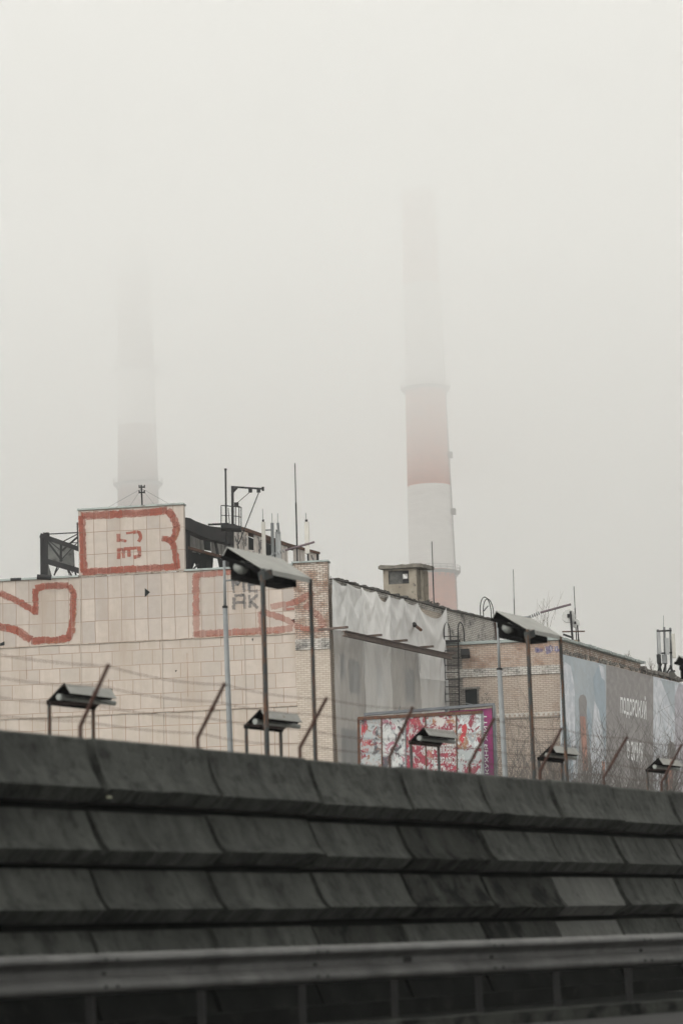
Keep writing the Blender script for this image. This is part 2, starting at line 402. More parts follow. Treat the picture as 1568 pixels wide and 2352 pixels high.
bA = T('tiled_building', 'pale pink tiled building with huge faded red painted letters and a raised graffitied roof box', 'building', PF.pt(tp, 0))
def facebox(pl, ta, tb, za, zb, o, name, mat, parent, depth=.35):
    P = [pl.pt(ta, za, o), pl.pt(tb, za, o), pl.pt(tb, zb, o), pl.pt(ta, zb, o)]
    return MB().prism(P, -pl.n * depth).build(name, mat, parent)
zg = 0
facebox(PF, tL, tp - .002, zSeam + .02, zf, 0, 'upper_wall', tileA, bA)
facebox(PF, tL, tp - .002, zC + .02, zSeam - .02, 0, 'middle_wall', tileB, bA)
facebox(PF, tL, tp - .002, 0, zC - .02, 0, 'lower_wall', tileC, bA)
facebox(PF, t1, t2, zf + .07, zbox, .004, 'roof_box_wall', tileA, bA, .3)
for k in range(4):                       # raking props behind the raised wall
    t = t1 + .6 + k * (t2 - t1 - 1.2) / 3
    MB().bar(PF.pt(t, zbox - .5, -.3), PF.pt(t, zf - .6, -1.8), .1).build('prop', dark_steel, bA)
mbc = MB(); mbc.box(PF.pt((tL + t1) / 2, zf + .04, -.16), t1 - tL - .02, .5, .08, PF.d, PF.n); mbc.build('parapet_cap', cap_metal, bA)
mbc = MB(); mbc.box(PF.pt((t2 + tp) / 2, zf + .04, -.16), tp - t2 - .02, .5, .08, PF.d, PF.n); mbc.build('parapet_cap', cap_metal, bA)
mbc = MB(); mbc.box(PF.pt((t1 + t2) / 2, zbox + .035, -.16), t2 - t1 + .06, .5, .07, PF.d, PF.n); mbc.build('box_cap', cap_metal, bA)
# seams: pale strips every six tiles, ledges between the zones
sm = MB()
for k in range(-3, 6):
    t = t1 + 3.52 * k + .02
    if t < tL or t > tp - .1: continue
    sm.box(PF.pt(t, zf / 2, .012), .035, .02, zf - .02, PF.d, PF.n)
sm.build('joint_strip', worn('joint_strip', (.48, .42, .36), (.42, .36, .31), 2, .8), bA)
for z in (zSeam, zC, zf + .035):
    led = MB()
    ta, tb = (tL, tp) if z < zf else (t1, t2)
    n = 30
    for k in range(n):
        a = ta + (tb - ta) * k / n; b_ = ta + (tb - ta) * (k + 1) / n - .01
        led.box(PF.pt((a + b_) / 2, z + random.uniform(-.015, .015), .02), b_ - a + .012, .05 + random.uniform(0, .03), .035, PF.d, PF.n)
    led.build('ledge', worn('ledge', (.44, .38, .32), (.32, .26, .21), 4, .8, c3=(.14, .07, .045), sc3=5), bA)
# brick pier at the corner
t0 = 0.0
pier_top = tz(715, 1292)[1]
zs1 = tz(712, 1467)[1]; zs2 = tz(712, 1492)[1]
def pier(za, zb, o, name, mat): facebox(PF, tp, t0, za, zb, o, name, mat, bA, .5)
pier(zs1 + .005, pier_top, .01, 'brick_pier_top', brickP)
pier(zs2, zs1, .05, 'brick_band', brickW)
pier(0, zs2 - .005, .0, 'brick_pier', brickL)
MB().box(PF.pt((tp + t0) / 2, pier_top + .035, -.22), t0 - tp + .12, .65, .07, PF.d, PF.n).build('pier_cap', cap_metal, bA)
# holes where tiles are broken
for pts in ([(333, 1351), (345, 1360), (333, 1372)], [(0, 1478), (11, 1473), (11, 1482), (0, 1484)], [(668, 1424), (677, 1421), (677, 1432)], [(578, 1467), (582, 1466), (580, 1474)], [(402, 1540), (407, 1539), (404, 1544)]):
    poly(PF, pts, .014, 'broken_tile', black_in, bA)
for x, yy0, yy1 in ((60, 1490, 1560), (250, 1560, 1640), (430, 1500, 1600), (640, 1640, 1730), (610, 1500, 1622)):
    ribbon(PF, [(x, yy0), (x + 2, yy1)], 1.2, .013, .5, 6).build('rust_streak', orange_bleed, bA)

# big faded letters
gr = [([(187, 1185), (330, 1178), (384, 1172)], 17), ([(384, 1172), (398, 1186), (406, 1210), (402, 1232), (392, 1243)], 16),
      ([(372, 1237), (385, 1238), (397, 1247), (404, 1275), (408, 1306)], 14), ([(410, 1301), (300, 1307), (190, 1314)], 15), ([(193, 1315), (190, 1250), (188, 1185)], 16),
      ([(273, 1226), (273, 1245)], 9), ([(275, 1240), (291, 1243)], 6), ([(306, 1222), (319, 1222), (324, 1233), (318, 1244)], 8), ([(290, 1225), (306, 1222)], 5),
      ([(269, 1262), (296, 1260), (324, 1258)], 7), ([(273, 1262), (273, 1284)], 8), ([(284, 1262), (284, 1282)], 7), ([(296, 1261), (297, 1279)], 8), ([(320, 1260), (321, 1277), (307, 1280)], 8),
      ([(0, 1362), (40, 1380), (82, 1404)], 15), ([(82, 1412), (82, 1352)], 13), ([(82, 1352), (110, 1346), (158, 1344)], 15), ([(158, 1344), (168, 1360), (168, 1410), (165, 1440)], 14),
      ([(166, 1440), (158, 1465), (130, 1470), (72, 1472)], 16), ([(72, 1470), (40, 1448), (0, 1440)], 18),
      ([(-60, 1395), (0, 1362)], 14), ([(-60, 1390), (0, 1440)], 15)]
g2 = [([(446, 1322), (520, 1314), (640, 1312)], 14), ([(450, 1318), (451, 1462)], 15), ([(446, 1457), (520, 1452), (610, 1449), (672, 1444)], 15),
      ([(597, 1404), (600, 1450)], 10), ([(598, 1403), (650, 1420), (676, 1432)], 14)]
g3 = [([(622, 1395), (640, 1390), (676, 1384), (720, 1360)], 14), ([(700, 1388), (730, 1412), (745, 1440)], 16), ([(650, 1400), (676, 1398)], 6),
      ([(676, 1436), (700, 1444), (745, 1446)], 13), ([(640, 1316), (676, 1318)], 8)]
rnd = random.Random(3)
for i, (pts, wd) in enumerate(gr):
    if wd < 1: continue
    ribbon(PF, pts, wd, .016 + .0012 * (i % 5), .17, 2.2, rnd).build('painted_letter', red_paint if wd > 9 else red_paint, bA)
for i, (pts, wd) in enumerate(gr):
    if wd > 12: ribbon(PF, [(x + rnd.uniform(-1, 1), y + rnd.uniform(-2, 2)) for x, y in pts], wd * .72, .0222 + .0002 * (i % 7), .5, 4.5, rnd).build('second_coat', red_coat, bA)
for i, (pts, wd) in enumerate(g2 + g3):
    ribbon(PF, pts, wd, .024 + .0012 * (i % 5), .2, 2.2, rnd).build('painted_letter', red_faint, bA)
for i, pts in enumerate(([(165, 1350), (172, 1400), (169, 1455)], [(410, 1215), (404, 1240)], [(75, 1476), (150, 1474)], [(455, 1465), (640, 1452)])):
    ribbon(PF, pts, 5, .0225, .9, 1.5, rnd).build('paint_bleed', orange_bleed, bA)
# black tag ME / AK
for pts in ([(534, 1328), (537, 1362)], [(535, 1327), (545, 1343), (557, 1326)], [(558, 1325), (561, 1360)], [(570, 1328), (590, 1326)], [(570, 1342), (590, 1341)], [(571, 1358), (592, 1357)], [(571, 1328), (573, 1358)],
            [(538, 1372), (536, 1400)], [(538, 1368), (560, 1366), (562, 1398)], [(541, 1385), (562, 1383)], [(572, 1366), (574, 1396)], [(592, 1365), (575, 1382), (592, 1397)]):
    ribbon(PF, pts, 6.5, .028, .35, 1.5, rnd).build('black_tag', black_spray, bA)

# the body of the building behind the front: side wall, roof
tE = PS.tz(1012, 1440)[0]; tF = PS.tz(1146, 1440)[0]
winW = lambda *p: [PS.tz(x, y) for x, y in p]
wS = MB().prism([PS.pt(.52, 0), PS.pt(tE, 0), PS.pt(tE, zRoof - .25), PS.pt(.52, zRoof - .25)], -PS.n * .4); wS.build('side_wall', brickL, bA)
facebox(PS, .52, tE, zRoof - .245, zRoof - .03, .03, 'cornice', brickW, bA, .45)
# crumbling roof edge
ed = MB(); n = 60
for k in range(n):
    a = .52 + (tE - .52) * k / n; b_ = .52 + (tE - .52) * (k + 1) / n
    h = random.uniform(.03, .13); ed.box(PS.pt((a + b_) / 2, zRoof - .03 + h / 2, -.12), b_ - a, .55 + random.uniform(-.08, .12), h, PS.d, PS.n)
ed.build('roof_edge', roof_felt, bA)
rf = MB(); rf.prism([PF.pt(tL, zf - .7, -.4), PF.pt(t0 - .3, zf - .7, -.6), PS.pt(tE, zf - .7, -.5), PS.pt(tE, zf - .7, -20), PF.pt(tL, zf - .7, -20)], -Z * .3); rf.build('roof', roof_felt, bA)
for (xa, ya, xb, yb) in ((800, 1515, 826, 1594), (780, 1500, 792, 1560), (928, 1535, 952, 1614), (864, 1530, 876, 1600), (783, 1672, 826, 1790), (880, 1690, 930, 1800)):
    (ta, za), (tb, zb) = PS.tz(xa, ya), PS.tz(xb, yb)
    facebox(PS, ta, tb, zb, za, .03, 'window_opening', black_in, bA, .05)
# end part in white brick beyond the draped stretch
bW = T('brick_hall', 'whitewashed sooty brick hall end beyond the draped wall, with a tilted parapet', 'building', PS.pt((tE + tF) / 2, 0))
zW1 = PS.hit(1016, 1398).z; zW2 = PS.hit(1146, 1428).z
MB().prism([PS.pt(tE + .01, 0, -.02), PS.pt(tF, 0, -.02), PS.pt(tF, zW2, -.02), PS.pt(tE + .01, zW1, -.02)], -PS.n * .5).build('wall', brickW, bW)
MB().prism([PS.pt(tE + .01, 0, -.53), PS.pt(tF, 0, -.53), PS.pt(tF, zW2 - .4, -.53), PS.pt(tE + .01, zW1 - .4, -.53)], -PS.n * 12).build('rear_wall', brickG, bW)
ed = MB(); n = 34
for k in range(n):
    u = (k + .5) / n; a = tE + (tF - tE) * u; z = zW1 + (zW2 - zW1) * u; h = random.uniform(.04, .11)
    ed.box(PS.pt(a, z + h / 2 - .02, -.2), (tF - tE) / n + .01, .62, h, PS.d, PS.n)
ed.build('parapet_cap', roof_felt, bW)
MB().tube([PS.hit(1136, 1430, .06), PS.hit(1141, 1476, .06)], .05, 6).build('drainpipe', rust, bW)

# ------------------------------------------------------------ lower brick building with the banner
cB = PS.hit(1013, 1476)
PB = Plane(cB, UD); tBr = PB.tz(1288, 1466)[0]
cBr = PB.pt(tBr, 0); PR = Plane(cBr, SD)
zB = PB.hit(1150, 1472).z

bB = T('brick_building', 'lower brick building with a rusty roof ladder and a winter travel banner on its side', 'building', PB.pt(tBr / 2, 0))
def zat(y, x=1150): return PB.hit(x, y).z
layers = [(zat(1533), zat(1477), brickR, 0.0, 'red_brick_wall'), (zat(1553), zat(1533), brickW, .06, 'white_brick_band'),
          (zat(1640), zat(1553), brickT, 0.0, 'tan_brick_wall'), (zat(1652), zat(1640), white_trim, .05, 'dentil_band'), (0, zat(1652), brickT, 0.0, 'ground_floor_wall')]
for za, zb, m, o, nm in layers:
    facebox(PB, 0.02, tBr - .42, za + .003, zb - .003, o, nm, m, bB, .4)
    facebox(PB, tBr - .42, tBr, za + .003, zb - .003, o, nm, m, bB, .4 + o) if nm != 'x' else None
dn = MB()                                # toothed brick course, one continuous strip
dn.box(PB.pt(tBr / 2, zat(1650), .06), tBr - .2, .03, .05, PB.d, PB.n)
for k in range(int(tBr / .22)): dn.box(PB.pt(.15 + k * .22, zat(1647), .075), .1, .05, .17, PB.d, PB.n)
dn.build('dentil_course', brickT, bB)
zTop = zat(1472)
MB().box(PB.pt(tBr / 2 + .05, zTop - .03, -.2), tBr + .1, .66, .13, PB.d, PB.n).build('front_cap', cap_metal, bB)
# sooty strip beside the ladder
facebox(PB, .03, PB.tz(1062, 1560)[0], 0, zat(1482), .012, 'sooty_strip', brickG, bB, .01)
# window
(ta, za), (tb, zb) = PB.tz(1067, 1584), PB.tz(1096, 1622)
facebox(PB, ta, tb, zb, za, .015, 'window_opening', black_in, bB, .02)
fr = MB(); fr.box(PB.pt((ta + tb) / 2, za + .05, .05), tb - ta + .3, .14, .1, PB.d, PB.n); fr.box(PB.pt(ta - .05, (za + zb) / 2, .03), .08, .06, za - zb, PB.d, PB.n); fr.box(PB.pt(tb + .05, (za + zb) / 2, .03), .08, .06, za - zb, PB.d, PB.n)
fr.build('window_frame', brickG, bB)
MB().bar(PB.hit(1068, 1615, .04), PB.hit(1095, 1621, .04), .05).build('window_bar', grey_metal, bB)
for pts in ([(1106, 1600), (1106, 1610), (1112, 1607)], [(1114, 1601), (1118, 1610), (1122, 1600)], [(1107, 1616), (1112, 1621), (1111, 1613)], [(1115, 1614), (1120, 1622), (1124, 1614)], [(1126, 1600), (1126, 1609)], [(1112, 1592), (1117, 1596), (1120, 1590)]):
    ribbon(PB, pts, 1.4, .014, .3, 1.5, rnd).build('black_tag', black_spray, bB)
purple = paint('purple_spray', (.20, .19, .36), (.26, .25, .40), .75)
for pts, wd in (([(1230, 1487), (1231, 1494), (1246, 1494)], 9), ([(1252, 1488), (1264, 1486), (1264, 1496), (1252, 1496)], 9), ([(1276, 1484), (1277, 1495), (1286, 1494)], 8)):
    ribbon(PB, pts, wd, .013, .3, 1.5, rnd).build('purple_tag', purple, bB)
for x, y in ((1250, 1490), (1263, 1491), (1275, 1489)):
    ribbon(PB, [(x, y - 6), (x + 2, y + 5)], 1.3, .017, .3, 1.5, rnd).build('white_tag', white_trim, bB)
# side wall of that building with its stepped parapet
tR = PR.tz(1561, 1600)[0]; tStep = PR.tz(1470, 1525)[0]
zs_a = PR.hit(1292, 1468).z; zs_b = PR.hit(1470, 1521).z; zs_c = PR.hit(1472, 1537).z; zs_d = PR.hit(1545, 1556).z; zs_e = PR.hit(1561, 1566).z
MB().prism([PR.pt(.03, 0), PR.pt(tR, 0), PR.pt(tR, zs_e), PR.pt(tR - .9, zs_d), PR.pt(tStep, zs_c), PR.pt(tStep - .05, zs_b - .1), PR.pt(.03, zs_a - .1)], -PR.n * .45).build('side_wall', brickP, bB)
ed = MB(); n = 40
for k in range(n):
    u = (k + .5) / n; a = tStep * u; z = zs_a + (zs_b - zs_a) * u
    ed.box(PR.pt(a, z - .05 + random.uniform(0, .03), -.14), tStep / n + .02, .7 + random.uniform(-.05, .12), .11, PR.d, PR.n)
ed.build('parapet_cap', cap_metal, bB)
ed = MB()
for k in range(40):
    u = (k + .5) / 40; a = tStep + (tR - tStep) * u; z = zs_c + (zs_d - zs_c) * u
    ed.box(PR.pt(a, z + random.uniform(-.06, .04), -.12 + random.uniform(-.1, .1)), random.uniform(.2, .45), random.uniform(.4, .6), random.uniform(.08, .2), PR.d, PR.n)
ed.build('broken_bricks', brickG, bB)
MB().prism([PB.pt(.1, zB - .8, -.5), PB.pt(tBr - .5, zB - .8, -.5), PR.pt(tR, zs_d - .6, -.5), PR.pt(tR, zs_d - .6, -14), PB.pt(.1, zB - .8, -14)], -Z * .2).build('roof', roof_felt, bB)
rw = MB(); rw.bar(PR.pt(tR, 6, -.5), PR.pt(tR, 6, -14), .3, 12.0); rw.build('rear_wall', brickG, bB)
# course of broken bricks above the banner
ed = MB()
for k in range(150):
    u = random.random(); x = 1292 + 270 * u; y = 1497 + (x - 1290) * .245 + random.uniform(-5, 3)
    p = PR.hit(x, y, .01); ed.box(p, random.uniform(.1, .26), .05, random.uniform(.05, .14), PR.d, PR.n)
ed.build('spalled_bricks', brickG, bB)
# ------------------------------------------------------------ tarpaulins over the side wall
def tarp_mat(name, c, c2, alpha=.86):
    m, nt, b = new_mat(name)
    col = mixc(nt, noise(nt, .6, 'UV', detail=5, stretch=(2.5, .5, 1)), c4(c), c4(c2))
    nt.links.new(col, b.inputs['Base Color']); b.inputs['Roughness'].default_value = .8; b.inputs['Alpha'].default_value = alpha
    b.inputs['Specular IOR Level'].default_value = .15
    bump(nt, b, noise(nt, 1.2, 'UV', detail=6, stretch=(3, 1, 1), lo=.3, hi=.7), .5, .06); return m
tarpA = tarp_mat('netting_pale', (.74, .735, .715), (.66, .655, .64), .97)
tarpB = tarp_mat('netting_light', (.82, .81, .79), (.75, .74, .72), .97)
tarpC = tarp_mat('netting_grey', (.70, .69, .67), (.62, .61, .60), .96)
tarpD = tarp_mat('netting_lower', (.60, .595, .58), (.54, .535, .52), .50)
tarpE = tarp_mat('netting_lower_light', (.78, .775, .755), (.72, .715, .70), .62)
def tarp(x0, x1, yt0, yt1, ybot, mats, label, o, sag0, sag1, pins=2, amp=.075, seed=0, ysplit=None):
    """a hung sheet; pins = number of points it hangs from, sagging between them"""
    r = random.Random(seed)
    ta = PS.tz(x0, yt0)[0]; tb = PS.tz(x1, yt1)[0]; za = PS.tz(x0, yt0)[1]; zb = PS.tz(x1, yt1)[1]
    zbot = PS.tz((x0 + x1) / 2, ybot)[1]; NU, NV = 60, 130
    ph = [r.uniform(0, 6.28) for _ in range(8)]
    def point(u, v):
        s = (u * pins) % 1.0; sag = 4 * s * (1 - s)
        if pins == 1: sag = sag ** .8
        seg = int(min(u * pins, pins - .001)); sa = sag0 if seg == 0 else sag1
        ztop = za + (zb - za) * u - sa * sag
        zs = za + (zb - za) * u - 2.15 if ysplit is None else za + (zb - za) * u - ysplit
        z = ztop + (zs - ztop) * v / .4 if v <= .4 else zs + (zbot - zs) * (v - .4) / .6
        depth = (ztop - z)
        # swag folds: parabolic ridges hanging between the pins and fading downwards
        q = depth * (1 + .7 * (1 - sag)) + (1 - sag) * .6
        sw = math.sin(q * 5.2 + ph[0]) * math.exp(-depth * .42) * sag ** .6
        sw += .6 * math.sin(q * 3.1 + u * 5 + ph[1]) * math.exp(-depth * .25) * sag ** .5
        # folds raking down from each pin
        rk = 0
        for k in range(pins + 1):
            du = (u - k / pins) * (tb - ta)
            a = math.atan2(du, depth + .15)
            rk += math.sin(a * 16 + ph[2 + k % 4]) * math.exp(-abs(a) * 1.4) * min(1, depth * 1.2) * math.exp(-depth * .16)
        vf = .35 * math.sin(u * 21 + ph[6] + depth * .25) + .3 * math.sin(u * 9 + ph[7] - depth * .4)
        d = amp * (.9 * sw + .75 * rk + .6 * vf * min(1, depth / 2) + .25 * math.sin(u * 33 + 2.2 * math.sin(z * 1.1 + ph[5]) + ph[4]) * min(1, depth / 3)) + .16 + .05 * sag
        t = ta + (tb - ta) * u + .03 * math.sin(z * 1.3 + ph[3]) * (1 if 0 < u < 1 else .4)
        return PS.pt(t, z, o + max(.05, d))
    root = T('tarpaulin', label, 'tarpaulin', PS.pt((ta + tb) / 2, (za + zb) / 2, o), 'tarpaulins hung over the side wall')
    vs = .4
    nu = NU; n1 = int(NV * vs)
    g1 = [[point(i / nu, j / NV) for i in range(nu + 1)] for j in range(0, n1 + 1)]
    g2 = [[point(i / nu, j / NV) for i in range(nu + 1)] for j in range(n1, NV + 1)]
    MB().sheet(g1).build('upper_cloth', mats[0], root, smooth=True, fix=False)
    MB().sheet(g2).build('lower_cloth', mats[1], root, smooth=True, fix=False)
    hem = [[p + PS.n * .015 - Z * d for p in g1[-1]] for d in (-.06, .05)]
    MB().sheet(hem).build('hem', mats[0], root, fix=False)
    return root
tarp(754, 822, 1330, 1350, 1790, (tarpA, tarpD), 'grey tarpaulin with two swags, nearest the brick corner pier', .03, .22, .16, 2, seed=1, ysplit=2.1)
tarp(819, 885, 1349, 1366, 1790, (tarpB, tarpE), 'palest tarpaulin with a deep swag baring bricks at its right', .05, .15, .42, 2, seed=5, ysplit=2.15)
tarp(882, 950, 1366, 1384, 1790, (tarpC, tarpD), 'tarpaulin with raking folds, below the roof hut', .03, .14, .22, 2, seed=9, ysplit=2.2)
tarp(948, 1014, 1384, 1396, 1790, (tarpC, tarpE), 'most deeply sagging tarpaulin, at the far end by the roof ladder', .06, .62, .62, 1, amp=.075, seed=12, ysplit=3.4)

# ------------------------------------------------------------ steel beam standing off the wall
dull_rust = worn('dull_rust', (.13, .10, .085), (.08, .062, .055), 3, .85, c3=(.17, .11, .07), sc3=6)
bm_ = T('steel_beam', 'long rusty steel beam sloping across the hanging tarpaulins on stub brackets', 'beam', PS.hit(900, 1470, .9))
pa, pb = PS.hit(790, 1449, 1.3), PS.hit(1036, 1504, 1.3)
mb = MB(); mb.bar(pa, pb, .2, .035); mb.bar(pa - Z * .10, pb - Z * .10, .03, .18); mb.bar(pa - Z * .20, pb - Z * .20, .2, .035); mb.build('girder', dull_rust, bm_)
for x, y in ((768, 1440), (846, 1458), (905, 1470), (965, 1484), (1016, 1499)):
    q = PS.hit(x + 24, y + 1, 1.25); p = q - PS.n * 1.2
    MB().bar(p, q + PS.n * .12, .13, .09).build('bracket', dull_rust, bm_)
pp = T('pipe_stub', 'short rusty pipe poking through the far tarpaulin', 'pipe', PS.hit(950, 1432, .2))
MB().tube([PS.hit(950, 1434, .1), PS.hit(966, 1447, .9)], .07, 8).build('pipe', rust, pp)
MB().tube([PS.hit(950, 1434, .32), PS.hit(951, 1435, .4)], .11, 8).build('collar', dark_steel, pp)

# ------------------------------------------------------------ roof ladder on the lower building
def arch(p, q, h, r, mb, n=10):
    c = (p + q) / 2; e = (q - p) / 2
    mb.tube([p] + [c + e * (-math.cos(math.pi * k / n)) + Z * (h + math.sin(math.pi * k / n) * e.length * 1.0) for k in range(n + 1)] + [q], r, 6)
ld = T('roof_ladder', 'rusty wall ladder with two hooped grab rails beside the sooty brick strip', 'ladder', PB.hit(1037, 1620, .3))
for x0, x1, yb in ((1021, 1024, 1720), (1053, 1056, 1720)):
    top = PB.hit(x0 - 2, 1452, .35); bot = PB.hit(x1, yb, .35)
    mb = MB(); back = top - PB.n * 1.0 + PB.d * .18
    arch(top, back, 0, .028, mb); mb.tube([top, bot], .03, 6); mb.tube([back, back - Z * 1.1], .028, 6); mb.build('grab_rail', dark_steel, ld)
k = 0; y = 1462
while y < 1700:
    MB().bar(PB.hit(1021, y, .35), PB.hit(1054, y, .35), .035).build('rung', dark_steel, ld); y += 16.5
MB().bar(PB.hit(1020, 1474, .3), PB.hit(1056, 1472, .3), .1, .12).build('clamp', dark_steel, ld)
for y in (1510, 1560, 1625):
    for x in (1022, 1054): MB().bar(PB.hit(x, y, .0), PB.hit(x, y, .36), .05).build('wall_bracket', dark_steel, ld)
fl = T('flood_lamp', 'small dark floodlight beside the ladder on the lower brick wall', 'lamp', PB.hit(1067, 1502, .3))
MB().box(PB.hit(1068, 1501, .35), .4, .3, .28, PB.d, (PB.n + Z * .5)).build('housing', dark_steel, fl)
MB().bar(PB.hit(1061, 1498, 0), PB.hit(1066, 1500, .3), .06).build('arm', dark_steel, fl)

hl = T('hatch_rail', 'pair of hooped handrails on top of the white brick parapet', 'handrail', PS.hit(1118, 1424, -.2))
for dx, o in ((0, -.1), (7, -.8)):
    mb = MB(); a, b_ = PS.hit(1103 + dx, 1421 + dx * .3, o), PS.hit(1128 + dx * .8, 1427 + dx * .3, o)
    arch(a + Z * .0, b_, .42, .024, mb, 12); mb.build('hoop', dark_steel, hl)
MB().tube([PS.hit(1109, 1405, -.1), PS.hit(1120, 1392, -.6)], .03, 5).build('cross_bar', dark_steel, hl)

# ------------------------------------------------------------ hut on the roof
hp = PS.hit(966, 1380, -2.0)
HF = Plane(at(880, 1375, 112), UD)
ht = T('roof_hut', 'small weathered roof hut with a concrete slab lid and a broken window', 'hut', HF.hit(915, 1372))
def hz(x, y): return HF.tz(x, y)
hl0, hr0 = hz(880, 1340)[0], hz(956, 1340)[0]
ztop_ = hz(910, 1307)[1]; zb_ = hz(910, 1400)[1]
wx0, wz1 = hz(891, 1312); wx1, wz0 = hz(939, 1340)
th = .25
def hbox(ta, tb, za, zb, nm, m, o=0, d=th): facebox(HF, ta, tb, za, zb, o, nm, m, ht, d)
hbox(hl0, wx0, zb_, ztop_, 'front_wall', concrete_old); hbox(wx1, hr0, zb_, ztop_, 'front_wall', concrete_old)
hbox(wx0 + .002, wx1 - .002, wz1, ztop_ - .002, 'lintel', concrete_old, -.003); hbox(wx0 + .002, wx1 - .002, zb_, wz0, 'front_wall', concrete_old, -.003)
# shutters, partly gone
hbox(wx0, wx0 + (wx1 - wx0) * .68, wz0, wz1, 'shutter', worn('tin_shutter', (.13, .13, .12), (.05, .05, .05), 5, .7), -.10, .03)
hbox(wx0 + (wx1 - wx0) * .68, wx1, wz0, wz0 + .2, 'shutter', dark_steel, -.10, .03)
hbox(wx0 + (wx1 - wx0) * .68, wx1, wz1 - .14, wz1, 'shutter', dark_steel, -.10, .03)
HS = Plane(HF.pt(hr0, 0), (SD * .97 + UD * -.05).normalized())
LEN = .95
dx0, dx1 = -.02, .26
def sbox(ta, tb, za, zb, nm, m, o=0): facebox(HS, ta, tb, za, zb, o, nm, m, ht, th)
sbox(.26, dx0 + .3, zb_, ztop_, 'side_wall', concrete_old); sbox(dx1 + .3, LEN, zb_, ztop_, 'side_wall', concrete_old)
sbox(dx0 + .302, dx1 + .298, zb_, zb_ + .5, 'side_wall', concrete_old, -.003)
facebox(HS, dx0 + .302, dx1 + .298, zb_ + .5, ztop_ - .01, -.2, 'door_leaf', black_in, ht, .04)
# far walls; the rear one has a hole in line with the front window, so the sky shows through
bk = HF.pt(0, 0) - HF.n * 1.05
HBk = Plane(bk, UD)
b0, b1 = HBk.tz(924, 1325)[0], HBk.tz(936, 1325)[0]; bz1, bz0 = HBk.tz(928, 1317)[1], HBk.tz(928, 1329)[1]
o_ = (HF.P - HBk.P).dot(HF.d)
for ta, tb, za, zb in ((hl0 + o_ + .4, b0, zb_, ztop_), (b1, hr0 + o_ + .42, zb_, ztop_), (b0 + .002, b1 - .002, bz1, ztop_ - .002), (b0 + .002, b1 - .002, zb_, bz0)):
    facebox(HBk, ta, tb, za, zb, 0, 'rear_wall', concrete_old, ht, .2)
lm = MB(); lm.bar(HF.pt(hl0 + .12, (zb_ + ztop_) / 2, -.27), HF.pt(hl0 + .12, (zb_ + ztop_) / 2, 0) - SD * -1.0 - HF.n * .1, .2, ztop_ - zb_ - .02); lm.build('side_wall', concrete_old, ht)
e = .22
q = [HF.pt(hl0 - e, 0, e), HF.pt(hr0 + e, 0, e), HF.pt(hr0 + e + .15, 0, e) + SD * (LEN + .35), HF.pt(hl0 - e + .15, 0, e) + SD * (LEN + .35)]
sl_ = MB(); P = []
def edge(a, b_, n): return [a.lerp(b_, k / n) for k in range(n)]
ol = edge(q[0], q[1], 12) + edge(q[1], q[2], 8) + edge(q[2], q[3], 12) + edge(q[3], q[0], 8)
ol = [Vector((p.x + random.uniform(-.03, .03), p.y + random.uniform(-.03, .03), ztop_ + .01)) for p in ol]
top = [p + Z * (.16 + random.uniform(-.03, .03)) for p in ol]
nO = len(ol); sl_.add(ol + top, [tuple(range(nO)), tuple(range(nO, 2 * nO))[::-1]] + [(i, nO + i, nO + (i + 1) % nO, (i + 1) % nO) for i in range(nO)])
sl_.build('roof_slab', worn('mossy_slab', (.14, .13, .11), (.22, .20, .17), 2, .9, c3=(.06, .06, .05), sc3=5, bmp=.4), ht)
# rubble heaps and dry weeds on the roof edge
for x, y in ((975, 1383), (990, 1387)):
    mb = MB()
    for k in range(14):
        p = PS.hit(x + random.uniform(-12, 14), y + random.uniform(-2, 3), -.3) + SD * random.uniform(-.2, .2)
        mb.box(p, random.uniform(.1, .5), random.uniform(.1, .3), random.uniform(.03, .10), Vector((random.uniform(-1, 1), random.uniform(-1, 1), random.uniform(-.3, .3))), Vector((0, 1, .1)), Vector((0, random.uniform(-.2, .2), 1)))
    props(mb.build('rubble', roof_felt, base=PS.hit(x, y, -.3)), 'dark heap of torn roofing at the %s of the thin rod by the roof hut' % ('left foot' if x < 980 else 'right foot'), 'rubble', kind='stuff')

# ------------------------------------------------------------ thin rods
def rod(label, x0, y0, x1, y1, Y, r=.03):
    a, b_ = at(x0, y0, Y), at(x1, y1, Y); t = T('lightning_rod', label, 'rod', a, 'lightning rods on the roofs')
    MB().tube([a - Z * .4, a.lerp(b_, .6)], r * .75, 6).build('mast', dark_steel, t); MB().tube([a.lerp(b_, .6), b_], r * .55, 5).build('tip', dark_steel, t)
    MB().box(a - Z * .05, .3, .3, .1).build('foot', concrete_old, t)
rod('tallest thin rod, rising above the corner pier between the antennas', 683, 1292, 677, 1064, 104, .045)
rod('thin rod standing beside the roof hut in front of the big chimney', 996, 1387, 991, 1244, 112, .04)
rod('thin rod rising behind the rear end of the white brick parapet', 1182, 1476, 1178, 1308, 118, .03)
rod('thin rod beside the dish antenna mast', 1323, 1470, 1317, 1347, 120, .035)

# ------------------------------------------------------------ aerial mast on the roof box
a, b_ = at(327, 1166, 102), at(325, 1114, 102)
am = T('aerial_mast', 'small twin crossbar aerial mast on top of the graffitied roof box', 'aerial', a)
MB().tube([a, b_], .035, 6).build('pole', dark_steel, am)
for y in (1119, 1131):
    MB().bar(at(319, y + .5, 102), at(333, y - .5, 102), .05, .05).build('crossbar', dark_steel, am)
    for x in (320, 332): MB().tube([at(x, y + 2, 102), at(x, y - 5, 102)], .028, 5).build('insulator', dark_steel, am)
for x, y, d in ((240, 1170, 0), (400, 1164, 0), (295, 1168, 1.5), (360, 1166, 1.5)):
    MB().tube([at(326, 1122, 102), at(x, y, 102 + d)], .006, 4, False).build('guy_wire', grey_metal, am)

